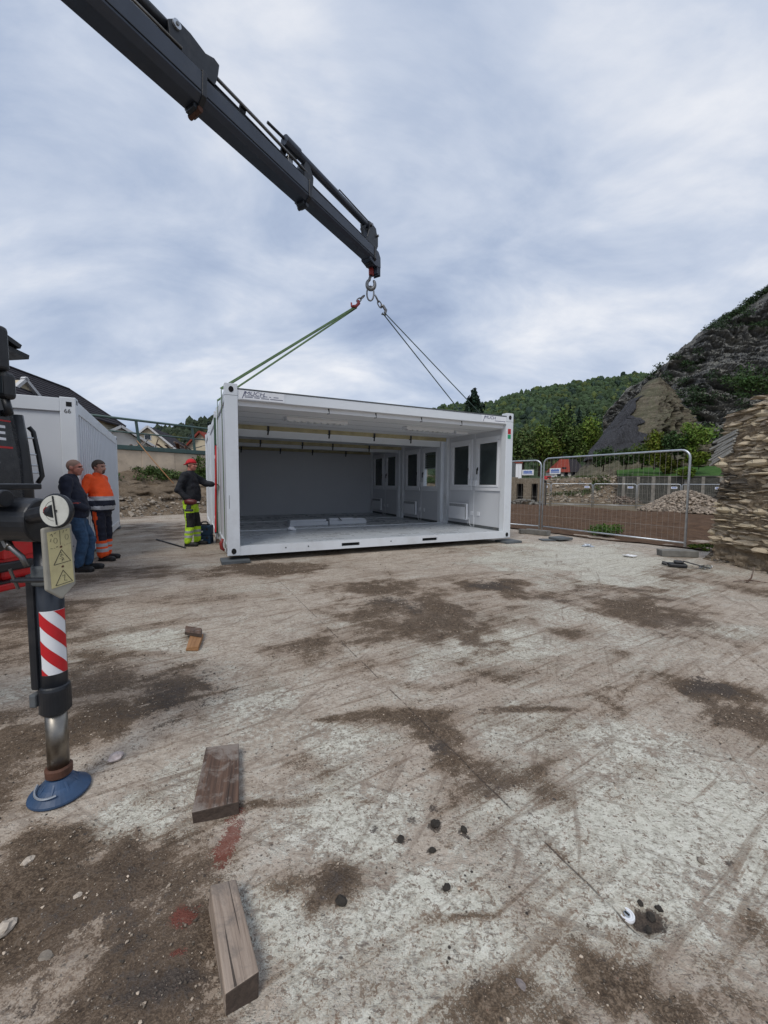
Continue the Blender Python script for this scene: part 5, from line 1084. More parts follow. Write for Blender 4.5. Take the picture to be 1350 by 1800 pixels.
# local: y forward, x to the right side; right front corner at the origin
prof = [(0, .62), (.06, .9), (.03, 1.55), (-.10, 2.35), (-.22, 2.85), (-.42, 3.05), (-2.2, 3.2), (-2.2, .62)]
Mc = Matrix(((0, 0, 1, 0), (1, 0, 0, 0), (0, 1, 0, 0), (0, 0, 0, 1)))   # prism x->y, y->z, z->x
MB().prism(prof, -2.45, -.0, Mc).build('cab_body', M['cab_paint'], tk, bevel=.09, seg=4)
MB().prism([(-.16, 2.02), (-.26, 2.72), (-1.0, 2.80), (-1.3, 2.02)], -.03, .008, Mc).build('side_window', M['glass_dark'], tk, bevel=.01)
dr = MB().prism([(-.10, .95), (-.13, 1.98), (-1.4, 1.98), (-1.4, .95)], -.02, .006, Mc).build('door', M['cab_paint'], tk, bevel=.006); MB().box(.006, .03, -1.2, -.98, 1.35, 1.39).build('door_handle', M['black_plastic'], dr, bevel=.005)
MB().add([(-.15, .075, 1.62), (-2.3, .075, 1.62), (-2.2, -.175, 2.72), (-.25, -.175, 2.72)], [(0, 1, 2, 3)]).build('windscreen', M['glass_dark'], tk)
def ttext(body, size, y, z, m='print_white', sx=1.0): put_text(body, size, Matrix.Translation((.009, y, z)) @ Matrix.Rotation(math.pi / 2, 4, 'Z') @ RX90, M[m], tk, 0, sx, .004)
ttext('E', .205, -.31, 1.74, sx=1.3); ttext('5', .08, -.29, 1.545); ttext('V', .06, -.29, 1.47)
MB().box(.0075, .0105, -1.3, -.13, 1.925, 1.94).build('red_stripe', M['print_red'], tk); MB().box(.0075, .0105, -1.3, -.12, 1.655, 1.675).build('red_stripe', M['print_red'], tk)
# corner deflector and front grab rail
MB().tube([(-.10, .0, 2.02), (-.075, .02, 1.7), (-.05, .03, 1.3), (-.05, .03, .95)], .07, 10).build('corner_deflector', M['black_plastic'], tk, smooth=True)
hr_ = MB().tube([(-.13, .16, 1.92), (-.11, .19, 1.87), (-.09, .22, 1.6), (-.075, .235, 1.38), (-.10, .2, 1.3)], .024, 8).build('grab_rail', M['black_plastic'], tk, smooth=True)
for z in (1.8, 1.62, 1.5, 1.42): MB().cyl((-.14, .06, z), (-.09, .22, z), .010, n=8).build('rail_bracket', M['galv'], hr_)
# mirrors
for (z0, z1, dx, dy) in ((2.40, 2.84, .085, -.26), (2.13, 2.395, .12, -.24)):
    mi = MB().box(dx - .08, dx + .06, dy - .05, dy + .07, z0, z1).build('mirror', M['black_plastic'], tk, bevel=.045, seg=3); MB().box(dx - .055, dx + .035, dy - .056, dy - .051, z0 + .05, z1 - .05).build('mirror_glass', M['glass_dark'], mi)
MB().tube([(-.02, -.15, 2.02), (.12, -.22, 2.0), (.11, -.24, 2.13)], .035, 8).build('mirror_arm', M['black_plastic'], tk, smooth=True); MB().tube([(-.06, -.25, 2.90), (.05, -.27, 2.88), (.08, -.27, 2.8)], .03, 8).build('mirror_arm', M['black_plastic'], tk, smooth=True)
# sun visor wings over the windscreen
for (z0, z1, y1, xw) in ((3.05, 2.82, .30, -.36), (2.86, 2.74, .42, -.40)):
    MB().add([(xw, -.24, z0), (-2.45 - xw, -.24, z0), (-2.45 - xw, y1, z1), (xw, y1, z1)], [(0, 1, 2, 3)]).build('sun_visor', M['black_plastic'], tk).modifiers.new('t', 'SOLIDIFY').thickness = .05
# red bumper, steps and wheel
MB().box(-2.45, .03, -.30, .16, .30, .62).build('bumper', M['red_paint'], tk, bevel=.05, seg=3)
MB().prism([(-.30, .52), (.10, .56), (.12, .72), (-.05, .80), (-.30, .76)], -.2, .06, Mc).build('bumper_corner', M['red_paint'], tk, bevel=.02)
MB().box(-.25, .07, -1.0, .02, .21, .29).build('step', M['red_paint'], tk, bevel=.02); MB().box(-.2, .075, -.9, -.05, .292, .31).build('step_tread', M['black_plastic'], tk)
MB().box(-.22, .055, -.95, .0, .40, .50).build('side_skirt', M['black_plastic'], tk, bevel=.02)
for x in (-.36, -2.35):
    w_ = MB().cyl((x, -1.35, .5), (x + .3, -1.35, .5), .5, n=28).build('wheel', M['rubber'], tk, bevel=.03); MB().cyl((x + .3, -1.35, .5), (x + .31, -1.35, .5), .28, n=20).build('rim', M['steel'], w_)
MB().box(-1.9, -.6, -7.5, -.2, .62, .95).build('chassis', M['crane_black'], tk); MB().box(-2.45, -.02, -8.2, -3.4, 1.05, 1.2).build('load_bed', M['crane_black'], tk)
for y in (-5.6, -6.9):
    for x in (-.36, -2.35): MB().cyl((x, y, .5), (x + .3, y, .5), .5, n=24).build('wheel', M['rubber'], tk, bevel=.03)

# ---------------------------------------------------------------- hook, links and slings
def ring(c_, rx2, rz2, r, u, v, n=20): return MB().tube([c_ + u * math.cos(t) * rx2 + v * math.sin(t) * rz2 for t in [2 * math.pi * i / n for i in range(n)]], r, 8, closed=True)
UX, UZ, UY = Vector((1, 0, 0)), Vector((0, 0, 1)), Vector((0, 1, 0))
hk = thing('crane_hook', 'steel load hook with red latch hanging from the boom tip', 'hook', P(652, 478, 8.9)); hl = hk.location
def rel(o, base): o.data.transform(Matrix.Translation(-base)); return o
top = P(651, 462, 8.9); hc_ = P(652, 500, 8.9)
sw = MB().cyl(top + UZ * .1, P(652, 478, 8.9), .045, n=14).build('swivel', M['crane_black'], hk, bevel=.005); rel(sw, hl)
rel(MB().cyl(P(652, 470, 8.9), P(653, 484, 8.9), .052, .06, 14).build('latch', M['red_hook'], hk, bevel=.01), hl)
pts = [hc_ + UZ * .20] + [hc_ + UX * math.cos(t) * .085 + UZ * math.sin(t) * .10 for t in np.linspace(2.0, 7.2, 16)]
rel(MB().tube(pts, [.03] + [.03 + .012 * math.sin(i / 15 * 3.14) for i in range(15)] + [.02], 10).build('hook', M['steel'], hk, smooth=True), hl)
ml = P(651, 516, 8.9); mlo = ring(ml, .075, .15, .018, UX, UZ).build('master_link', M['steel'], smooth=True); tag(mlo, 'oval steel master link in the load hook', 'link')
def chain(name, label, a, b, m, hookm):
    o = thing(name, label, 'chain', a); d = (b - a); L = d.length; d.normalize(); s_ = d.cross(UY).normalized(); n_ = max(2, int(L / .1))
    for i in range(n_):
        c_ = a + d * (L * (i + .5) / n_); rel(ring(c_, L / n_ * .62, .035, .013, d, s_ if i % 2 else UY, 14).build('chain_link', M[m], o, smooth=True), a)
    rel(MB().tube([b - d * .03, b + s_ * .05, b + d * .10 + s_ * .06, b + d * .17, b + d * .12 - s_ * .06], [.03, .035, .035, .028, .018], 8).build('hook', M[hookm], o, smooth=True), a)
    return o
aL = P(640, 520, 8.9); bL = P(628, 530, 8.85); aR = P(660, 520, 8.9); bR = P(670, 540, 8.95)
chain('sling_chain', 'short chain with red hook on the left side of the master link', aL, bL, 'steel', 'red_hook'); chain('sling_chain', 'short chain and shackle on the right side of the master link', aR, bR, 'steel', 'steel')
def sling(label, a, e, bot, w, m):
    pts = [a, e, bot]; mb = MB()
    mb.bar(a, e, w, .010, (0, -.6, .8)); mb.bar(e, bot, w, .008, (-CXd.x, -CXd.y, 0) if bot.x < 0 else (CXd.x, CXd.y, 0))
    o = mb.build('lifting_sling', M[m]); return tag(o, label, 'sling', 'lifting slings of the front module')
sl_o = CXd * -.012
sling('green webbing sling nearest the camera on the left, down the container end', bL + Vector((-.05, 0, -.12)), CW_(-.012, .5, CH + .0), CW_(-.012, .28, .1), .08, 'sling'); sling('rear dark webbing sling on the left of the hook', bL + Vector((-.02, .02, -.12)), CW_(-.012, 1.6, CH), CW_(-.012, 1.9, .1), .06, 'sling')
sling('thick dark green sling on the right running to the roof edge', bR + Vector((.03, 0, -.12)), CW_(CL + .012, 1.6, CH), CW_(CL + .012, 1.9, .1), .09, 'sling_dark'); sling('thin outer sling on the right of the hook', bR + Vector((.06, 0, -.1)), CW_(CL + .012, .95, CH), CW_(CL + .012, .6, .1), .04, 'sling_dark')
b_ = CW_(-.05, .26, .16)
hq = MB().tube([b_ + UZ * .10, b_ + UZ * .02 - CXd * .03, b_ - UZ * .06 - CXd * .02, b_ - UZ * .10 + CXd * .02], [.025, .03, .03, .02], 8).build('sling_hook', M['red_hook'], smooth=True); tag(hq, 'rusty red hook holding the sling at the lower container corner', 'hook')

# ---------------------------------------------------------------- pads, timbers and small things on the slab
def slab(name, label, cat, corners, z0, z1, m, mtop=None, bevel=.004, group=None, rough=0.0):
    c_ = [Vector(p_) for p_ in corners]; ce = sum(c_, Vector((0, 0, 0))) / len(c_); ang = math.atan2((c_[-1] - c_[0]).y, (c_[-1] - c_[0]).x); R = Matrix.Rotation(-ang, 4, 'Z')
    pl_ = [((R @ (p_ - ce)).x, (R @ (p_ - ce)).y) for p_ in c_]
    o = MB().prism(pl_, 0, z1 - z0).build(name, [m] + ([mtop] if mtop else []), None, bevel); o.location = (ce.x, ce.y, z0); o.rotation_euler = (0, 0, ang)
    for v_ in o.data.vertices: v_.co += Vector((rng.normal(), rng.normal(), rng.normal() * .6)) * .0035
    if mtop: o.data.polygons[2].material_index = 1; o.data.polygons[4].material_index = 1
    return tag(o, label, cat, group)
slab('timber_plank', 'thick dark weathered plank lying on the slab beyond the pale beam', 'timber', [(-.735, 1.465, 0), (-.575, 1.52, 0), (-.70, 1.885, 0), (-.85, 1.845, 0)], -.004, .050, M['wood_dark'], M['wood_end'])
slab('timber_beam', 'long pale squared timber nearest the camera with dark sawn end', 'timber', [(-.384, .899, 0), (-.312, .942, 0), (-.467, 1.198, 0), (-.540, 1.162, 0)], -.004, .066, M['wood_pale'], M['wood_end'])
slab('timber_block', 'small orange brown wood block under the dark offcut', 'timber', [(-1.542, 3.052, 0), (-1.452, 3.072, 0), (-1.535, 3.34, 0), (-1.632, 3.32, 0)], .004, .034, M['wood_fresh'])
slab('timber_offcut', 'dark wood offcut lying across the orange brown block', 'timber', [(-1.68, 3.31, 0), (-1.512, 3.255, 0), (-1.572, 3.395, 0), (-1.736, 3.43, 0)], .035, .066, M['wood_dark'], M['wood_end'])
b_ = CW_(.12, .05, 0); slab('support_pad', 'grey flat pad under the front left container corner', 'pad', [b_ + CXd * -.22 + CYd * -.16, b_ + CXd * .22 + CYd * -.16, b_ + CXd * .22 + CYd * .22, b_ + CXd * -.22 + CYd * .22], .002, .055, M['pad_grey'])
b_ = CW_(CL - .02, .05, 0); slab('support_pad', 'dark flat pad under the front right container corner', 'pad', [b_ + CXd * -.2 + CYd * -.18, b_ + CXd * .26 + CYd * -.18, b_ + CXd * .26 + CYd * .2, b_ + CXd * -.2 + CYd * .2], .002, .05, M['pad_grey'])
b_ = CW_(.1, CW + .2, 0); slab('support_block', 'dark wooden block under the middle module at its left end', 'timber', [b_ + CXd * -.14 + CYd * -.15, b_ + CXd * .14 + CYd * -.15, b_ + CXd * .14 + CYd * .15, b_ + CXd * -.14 + CYd * .15], .002, .09, M['wood_dark'])
for i, (px, py, w, d, h, r, nm, lb_, m) in enumerate([
    (985, 950, .42, .36, .05, .4, 'paving_slab', 'upper dark square slab in front of the fence joint', 'pad_grey'), (962, 950, .34, .25, .025, .1, 'paving_slab', 'thin dark slab half under the square slab by the fence joint', 'pad_grey'),
    (945, 940, .62, .22, .13, -.9, 'fence_foot', 'concrete fence foot at the joint of both mesh panels', 'concrete_block'), (1190, 978, .62, .22, .12, -.15, 'fence_foot', 'grey concrete fence foot at the right end of the mesh panel', 'concrete_block'),
    (918, 938, .16, .14, .12, .3, 'stone_block', 'brown stone block beside the fence foot near the container', 'concrete_block'), (929, 936, .14, .12, .10, .8, 'stone_block', 'smaller grey stone block touching the fence foot', 'concrete_block')]):
    p_ = G(px, py); c_, s_ = math.cos(r), math.sin(r); X, Y = Vector((c_, s_, 0)) * w / 2, Vector((-s_, c_, 0)) * d / 2
    z0 = .005 if i else .032
    slab(nm, lb_, 'slab' if i < 2 else 'block', [p_ - X - Y, p_ + X - Y, p_ + X + Y, p_ - X + Y], z0, z0 + h, M[m], None, .012)
p_ = G(1200, 998); bk = thing('black_bracket', 'black plastic bracket with loose strap lying by the fence foot', 'debris', p_, -.4)
MB().box(-.2, .05, -.08, .08, .005, .07).build('body', M['black_plastic'], bk, bevel=.02); MB().box(-.12, .0, -.06, .06, .071, .11).build('clamp', M['black_plastic'], bk, bevel=.015); MB().bar((0, 0, .11), (.34, -.06, .03), .05, .012).build('strap', M['dark_seal'], bk); MB().cyl((-.2, .06, .04), (-.27, .08, .05), .03, n=8).build('knob', M['black_plastic'], bk)
p_ = G(1240, 1000); bt = thing('plastic_bottle', 'crushed pale plastic bottle beside the black bracket', 'bottle', p_, .2)
MB().tube([(-.10, 0, .03), (-.03, .0, .032), (0, .01, .022), (.05, 0, .035), (.09, 0, .033)], [.028, .032, .018, .034, .030], 9).build('body', M['clear_glass'], bt, smooth=True); MB().cyl((.09, 0, .033), (.115, 0, .033), .022, n=10).build('cap', M['print_white'], bt); MB().cyl((-.12, .0, .03), (-.10, 0, .03), .014, n=8).build('neck', M['print_white'], bt)
rag('crumpled_wrapper', 'silvery crumpled wrapper on the slab in front of the fence', G(1033, 961), .11, M['galv'], 8, z=.25)
rag('crumpled_wrapper', 'pale crumpled scrap on the slab before the right fence panel', G(1105, 979), .10, M['print_white'], 9, z=.2)
p_ = G(1070, 945); tree('bush', 'low green weed clump growing through the foot of the mesh fence', 'bush', (p_.x, p_.y + .2, 0), .36, .55, M['leaf'], (.7, .95, .5), None, 22, 60, .03, True, 77)
p_ = G(1235, 968); tree('weed_tuft', 'small weed tuft at the foot of the broken wall beside the fence foot', 'weed', (p_.x, p_.y, 0), .16, .28, M['leaf'], (1.0, 1.0, .45), None, 12, 40, .025, True, 78)
p_ = G(1320, 1025); tg_ = thing('dry_twig', 'dry dark twig standing up from the slab at the right edge', 'twig', p_); MB().tube([(-.06, 0, .01), (.0, 0, .07), (.05, .02, .22)], [.012, .01, .004], 6).build('stem', M['wood_dark'], tg_); MB().tube([(-.2, .05, .01), (0, 0, .04), (.2, -.1, .02)], [.006, .01, .005], 6).build('stem', M['wood_dark'], tg_)
a, b = G(275, 948, .015), G(326, 963, .015); tag(MB().cyl(a, b, .016, n=8).build('steel_bar', M['crane_black'], smooth=True), 'long dark steel bar lying on the ground by the red capped man', 'bar')
p_ = G(1102, 1606); fd = thing('floor_drain', 'small round white drain cap set in the broken dark patch', 'drain', (p_.x, p_.y, -.012), .5)
MB().lathe([(.021, 0), (.0225, .006), (.0215, .012), (.017, .012), (.016, .008)], 28).build('ring', M['print_white'], fd); MB().lathe([(.0095, .008), (.009, .013)], 18).build('cap', M['galv'], fd); MB().box(-.003, .003, -.007, .007, .013, .0145).build('slot', M['black_hole'], fd)
SP = [(600, 1588, .020, 'dark round lump beside the dark stain left of the drain'), (765, 1452, .020, 'largest dark lump in the cluster above the middle slab'), (815, 1461, .015, 'dark lump right of the largest one in the cluster'), (760, 1497, .013, 'small dark lump below the largest one'), (704, 1476, .017, 'flat dark lump left in the cluster'),
      (785, 1563, .014, 'dark lump alone below the cluster near the long scratch'), (1232, 1516, .014, 'small grey stone alone on the right of the slab'), (916, 1733, .015, 'flat blue grey stone chip near the bottom edge'), (205, 1336, .034, 'pale rough concrete lump right of the blue foot'), (48, 1515, .022, 'pale stone chip on the brown dirt at the left'),
      (135, 1577, .014, 'white stone chip in the middle of the brown dirt'), (8, 1640, .028, 'pale splinter of stone at the left edge'), (80, 1685, .020, 'pinkish stone chip low on the brown dirt'), (1145, 1615, .015, 'dark broken lump right of the drain cap'), (1125, 1590, .011, 'dark broken lump above the drain cap'), (1158, 1600, .012, 'dark lump at the right rim of the broken patch'), (1140, 1637, .012, 'dark lump below the broken patch')]
for i, (px, py, r_, lb_) in enumerate(SP):
    rs = np.random.default_rng(500 + i); Bv, Fv = ICO2; V = Bv * (1 + (rs.random((len(Bv), 1)) - .5) * .45) * np.array([1, .75, .35 if 'flat' in lb_ or 'chip' in lb_ else .55]) * r_; V[:, 2] -= V[:, 2].min() + r_ * .12
    dk = 'dark' in lb_; tv = np.full(len(V), .13 if dk else (1.7 if 'pale' in lb_ or 'white' in lb_ else .8)); tcol = np.stack([tv, tv * .97, tv * (1.08 if 'blue' in lb_ else .93)], 1)
    o = np_mesh('stone', V, Fv, M['pebble'], False, {'tint': tcol}); o.location = G(px, py); o.rotation_euler = (0, 0, rs.random() * 6); tag(o, lb_, 'stone', 'loose stones on the slab')
# loose grit and pebbles, thickest on the dirt
w_ = np.clip(gdirt, 0, 1) ** 1.5 + .03; vis = (gy > .8) & (gy < 9) & (np.abs(gx) < 6.5)
near = np.exp(-gy / 2.2) ; pr = w_ * vis * (.25 + near); pr /= pr.sum(); ii = rng.choice(len(gx), 14000, p=pr); n_ = len(ii)
C = np.stack([gx[ii] + rng.normal(size=n_) * .03, gy[ii] + rng.normal(size=n_) * .03, np.full(n_, .002) + gdirt[ii] * .006], 1); sz = .0012 + .0042 * rng.random(n_) ** 5 + .0013 * np.maximum(C[:, 1] - .9, 0) * rng.random(n_) ** 2
tv = np.where(rng.random(n_) < .4, .9 + 1.0 * rng.random(n_), .2 + .5 * rng.random(n_))[:, None] * np.array([1, .93, .85])
tag(scatter('loose_grit', C, sz, M['pebble'], jit=.35, flat=(1, .8, .6), tint=tv), 'fine grit and pebbles scattered over the dirty slab', 'grit')

# ---------------------------------------------------------------- broken slate wall at right
M['mud_wall'] = soilmat('mud_wall', (.14, .105, .07), (.29, .225, .155), (.46, .375, .27), 3.5, .9)
EDGE = [(0, .05), (.3, -.02), (.55, .03), (.9, .02), (1.15, .05), (1.4, .10), (1.55, .12), (1.75, .10), (2.1, .10), (2.4, .08), (2.55, .12), (2.75, .3)]
bw = thing('stone_wall', 'broken dry slate wall at the right edge with layered stones', 'wall', (5.95, 7.15, 0), -math.pi / 2)
def topz(x): return 2.60 + .16 * np.clip(x / 1.6, 0, 3) + .09 * math.sin(x * 9 + 1) + .05 * math.sin(x * 23)
cp = MB()
for k in range(10):
    x0 = .16 + k * .26; cp.box(x0, x0 + .2599, .12 + .02 * (k % 3), .75, -.05, topz(x0) - .14)
cp.build('core', M['mud_wall'], bw)
def mudface(u, v):
    s_ = .06 + u * 2.6; z_ = v * 2.6; e_ = interp_px(EDGE, z_); s_ = np.maximum(s_, e_ + .03); z_ = z_ * (.975 + .05 * np.clip(s_ / 1.6, 0, 2)); nn_ = 1 - np.abs(2 * fbm(s_ * 3.5, z_ * 8, o=5, seed=99, g=.6) - 1); return np.stack([s_, -.035 - (nn_ - .5) * .15, z_], 1)
_o, _ = sheet('mortar_face', mudface, 90, 110, M['mud_wall']); _o.parent = bw; _o.pop('kind', None)
protos = []
for k in range(10):
    bm = bmesh.new(); bmesh.ops.create_cube(bm, size=1.0); bmesh.ops.subdivide_edges(bm, edges=[e_ for e_ in bm.edges], cuts=1, use_grid_fill=True)
    for v in bm.verts:
        e_ = sum(abs(c_) > .49 for c_ in v.co); v.co *= (1.0, .93, .80)[max(0, e_ - 1)] if e_ else 1
        v.co += Vector((rng.normal() * .06, rng.normal() * .06, rng.normal() * .085))
    me = bpy.data.meshes.new('slate'); bm.to_mesh(me); bm.free()
    tv = (.75 + .45 * rng.random()) * np.array([1, .98 + .04 * rng.random(), .95 + .1 * rng.random()]) if k < 8 else np.array([.30, .31, .34]); ca = me.color_attributes.new('tint', 'FLOAT_COLOR', 'POINT'); ca.data.foreach_set('color', np.tile(np.append(tv, 1), len(me.vertices)).astype(np.float32))
    me.materials.append(M['slate']); protos.append(me)
def stone(x, y, z, lx, ly, lz, tilt=(0, 0, 0), pk=None):
    o = bpy.data.objects.new('slate_stone', protos[rng.integers(10) if pk is None else pk]); COL.objects.link(o); o.parent = bw; o.location = (x, y, z); o.scale = (lx, ly, lz); o.rotation_euler = tilt
EDGE = [(0, .05), (.3, -.02), (.55, .03), (.9, .02), (1.15, .05), (1.4, .10), (1.55, .12), (1.75, .10), (2.1, .10), (2.4, .08), (2.55, .12), (2.75, .3)]
z = .30; cnt = 0
while z < 2.95 and cnt < 300:
    hh = .024 + .085 * rng.random() ** 2.0; 
    if 1.05 < z < 1.6: hh *= .75
    x = interp_px(EDGE, z) + rng.normal() * .07
    while x < 1.45:
        L = .14 + .42 * rng.random() ** 1.5
        if z + hh < topz(x) + .02 * rng.normal() and not (1.78 < z < 2.22 and x < .3):
            pr = .05 * rng.random() + (.04 if rng.random() < .2 else 0); stone(x + L / 2, .10 - pr, z + hh / 2, L * 1.02, .30 + .1 * rng.random(), hh * 1.12, (rng.normal() * .05, rng.normal() * .045, rng.normal() * .07), rng.integers(8, 10) if (1.0 < z < 1.62 and x < .42 and rng.random() < .7) else rng.integers(0, 8)); cnt += 1
        x += L * .97
    z += hh * .93
sr_ = bpy.data.meshes  # pale tilted slate stack jutting out of the wall end
M['slate_pale'] = rockmat('slate_pale', (.17, .165, .15), (.33, .32, .29), (.47, .46, .43), 9, mossamt=0, strat=(.6, .6, 5))
for k in range(9):
    o = MB().box(-.30 + .16 * rng.random(), .25, -.1, .16, -.018, .018 - .004 * rng.random()).build('slate_slab', M['slate_pale'], bw, bevel=.006)
    o.location = (.10 + .013 * k, -.02, 1.80 + k * .048); o.rotation_euler = (rng.normal() * .05, math.radians(-27 + k * 1.2), rng.normal() * .05)
MB().ell((.3, .12, 2.02), (.26, .14, .24), 12, 8).build('mortar', M['slate_pale'], bw)
# earth slumped at the wall foot
def slump(u, v):
    s_ = -.12 + u * 2.6; w = -.14 + v * .46 + (fbm(u * 7, v * 0, seed=98) - .5) * .12; z_ = .26 * sstep(0, .8, v) * (1 - .25 * u) + (fbm(s_ * 5, w * 5, seed=97) - .5) * .16 * np.sin(v * 3.1); return np.stack([5.95 + w, 7.15 - s_, z_ - .01], 1)
_, SV = sheet('earth_slump', slump, 60, 24, M['rubble_earth'])
SV = SV[rng.random(len(SV)) < .35]; tag(scatter('slump_stones', SV, .015 + .04 * rng.random(len(SV)) ** 2, M['pebble'], tint=.4 + .7 * rng.random((len(SV), 1)) * np.array([1, .9, .75])), 'small fallen stones at the foot of the broken wall', 'stones')
# ---------------------------------------------------------------- people
def cloth(name, col, rough=.85, var=.2): return mat(name, col, rough, var=var, scale=9, bump=.9, bscale=16)
q = NT('skin'); nz = q.noise(22, 4, .6); q.b.inputs['Subsurface Weight'].default_value = .1; q.b.inputs['Subsurface Radius'].default_value = (.02, .008, .004)
M['skin'] = q.done(q.ramp(nz, [(.3, (.40, .20, .145)), (.7, (.52, .28, .205))]), .5)
M['skin_red'] = mat('skin_red', (.42, .17, .125), .5, var=.12, scale=20); M['lip'] = mat('lip', (.27, .085, .075), .5); M['eye'] = mat('eye', (.02, .016, .014), .3)
M['beard'] = mat('beard', (.075, .048, .034), .85, var=.3, scale=60); M['stubble'] = mat('stubble', (.20, .125, .095), .7, var=.15, scale=60); M['hair'] = mat('hair', (.075, .052, .038), .8, var=.35, scale=70)
M['orange'] = cloth('orange_hivis', (.95, .095, .010), .75, .10); M['navy'] = cloth('navy_cloth', (.010, .012, .026)); M['reflect'] = mat('reflective_band', (.40, .40, .42), .4, var=.12, scale=20)
M['denim'] = cloth('denim', (.035, .080, .150), .9, .4); M['jacket_navy'] = cloth('jacket_navy', (.010, .013, .028)); M['jacket_grey'] = cloth('jacket_grey', (.009, .011, .016)); M['lime'] = cloth('lime_hivis', (.50, .78, .035), .75, .12)
M['knee'] = cloth('knee_pad_cloth', (.018, .019, .021)); M['cap_red'] = cloth('cap_red', (.46, .012, .020)); M['boot'] = mat('boot', (.012, .012, .012), .6, var=.3, scale=20); M['glove'] = mat('glove', (.018, .020, .022), .75, var=.3, scale=20)
def loft(mb, rings, n=20):          # rings (cx, cy, cz, rx, ry)
    vs = [Vector((cx + math.cos(2*math.pi*j/n) * a, cy + math.sin(2*math.pi*j/n) * b, cz)) for cx, cy, cz, a, b in rings for j in range(n)]; k = len(rings)
    return mb.add(vs, [(i*n + j, i*n + (j+1) % n, (i+1)*n + (j+1) % n, (i+1)*n + j) for i in range(k-1) for j in range(n)] + [tuple(range(n-1, -1, -1)), tuple((k-1)*n + j for j in range(n))])
def limb(mb, pts, rad, n=12):
    mb.tube(pts, rad, n)
    for p_, r in zip(pts, rad): mb.ell(p_, (r, r, r), n, 8)
    return mb
def solid(mb, name, mats, parent, voxel, pick=None, smooth=4, seam=0.0):
    me = mb.mesh(name); ob = bpy.data.objects.new(name, me); COL.objects.link(ob)
    r = ob.modifiers.new('r', 'REMESH'); r.mode = 'VOXEL'; r.voxel_size = voxel; s_ = ob.modifiers.new('s', 'SMOOTH'); s_.factor = .5; s_.iterations = smooth
    dg = bpy.context.evaluated_depsgraph_get(); new = bpy.data.meshes.new_from_object(ob.evaluated_get(dg)); bpy.data.objects.remove(ob); bpy.data.meshes.remove(me); new.name = name
    if seam:   # cloth folds
        n_ = len(new.vertices); co = np.empty(n_ * 3, np.float32); new.vertices.foreach_get('co', co); co = co.reshape(-1, 3); no = np.empty(n_ * 3, np.float32); new.vertices.foreach_get('normal', no); no = no.reshape(-1, 3)
        f_ = fbm(co[:, 0] * 9, co[:, 1] * 9, co[:, 2] * 16, o=3, seed=int(seam * 1e4) % 97) - .5; co = co + no * (f_ * seam * 2)[:, None]; new.vertices.foreach_set('co', co.astype(np.float32).ravel())
    for m in mats: new.materials.append(m)
    if pick is not None:
        n_ = len(new.polygons); c_ = np.empty(n_ * 3, np.float32); new.polygons.foreach_get('center', c_); new.polygons.foreach_set('material_index', pick(c_.reshape(-1, 3)).astype(np.int32))
    new.update(); return link(name, new, parent, 0, True)
def hand(mb, w, d, palm, thumb, curl=.5):     # wrist, pointing direction, palm normal, thumb side
    d, palm, thumb = Vector(d).normalized(), Vector(palm).normalized(), Vector(thumb).normalized(); w = Vector(w)
    R = Matrix((tuple(d), tuple(thumb), tuple(palm))).transposed()
    mb.ell(w + d * .05, (.052, .040, .017), 10, 8, R)
    for k, (off, L) in enumerate(((.030, .070), (.010, .080), (-.011, .074), (-.031, .058))):
        a = w + d * .090 + thumb * off; b = a + (d * math.cos(curl * .6) + palm * math.sin(curl * .6)) * L * .5; c_ = b + (d * math.cos(curl * 1.6) + palm * math.sin(curl * 1.6)) * L * .5; limb(mb, [a - d * .02, b, c_], [.0100, .0092, .0080], 8)
    a = w + d * .03 + thumb * .034; b = a + (d * .7 + thumb * .6 + palm * .2).normalized() * .04; limb(mb, [a, b, b + (d * .9 + palm * .3).normalized() * .032], [.0115, .0105, .009], 8)
def head(mb, hc, yaw, tilt=0.0, bald=False):
    Mh = Matrix.Translation(hc) @ Matrix.Rotation(yaw, 4, 'Z') @ Matrix.Rotation(tilt, 4, 'Y'); R = Mh.to_3x3()
    def e(c_, r): mb.ell(Mh @ Vector(c_), r, 16, 12, R)
    e((-.012, 0, .028), (.096, .076, .092)); e((.022, 0, -.035), (.072, .062, .080)); e((.045, 0, -.082), (.042, .044, .030)); e((.085, 0, .032), (.016, .050, .012))
    e((.094, 0, -.012), (.020, .013, .022)); e((.103, 0, -.024), (.016, .016, .012)); e((.080, 0, -.060), (.014, .028, .010)); e((.062, .032, -.018), (.022, .022, .022)); e((.062, -.032, -.018), (.022, .022, .022))
    for s_ in (-1, 1): e((-.012, s_ * .078, -.008), (.020, .010, .032))
    mb.tube([Mh @ Vector((-.025, 0, -.05)), Mh @ Vector((-.03, 0, -.18))], [.054, .062], 14)
    return Mh
def face_pick(Mh, beard=None, scalp=None):
    inv = np.array(Mh.inverted())
    def f(c_):
        l = np.concatenate([c_, np.ones((len(c_), 1))], 1) @ inv.T; x, y, z = l[:, 0], l[:, 1], l[:, 2]; m = np.zeros(len(c_), int)
        if scalp: m[(z > .02) & (x < .07) & (x < .062 - (.06 - z) * .9) | ((x < -.03) & (z > -.06))] = 4
        for s_ in (-1, 1): m[(np.abs(y - s_ * .031) < .013) & (np.abs(z - .010) < .0065) & (x > .055)] = 1
        for s_ in (-1, 1): m[(np.abs(y - s_ * .031) < .018) & (np.abs(z - .029) < .004) & (x > .07)] = 3
        m[(np.abs(y) < .024) & (np.abs(z + .058) < .0045) & (x > .06)] = 2
        if beard: m[(np.abs(y) < .030) & (z < -.040) & (z > -.112) & (x > .062) & ~((np.abs(z + .058) < .0045) & (np.abs(y) < .018))] = 3
        m[z < -.2] = 0
        return m
    return f
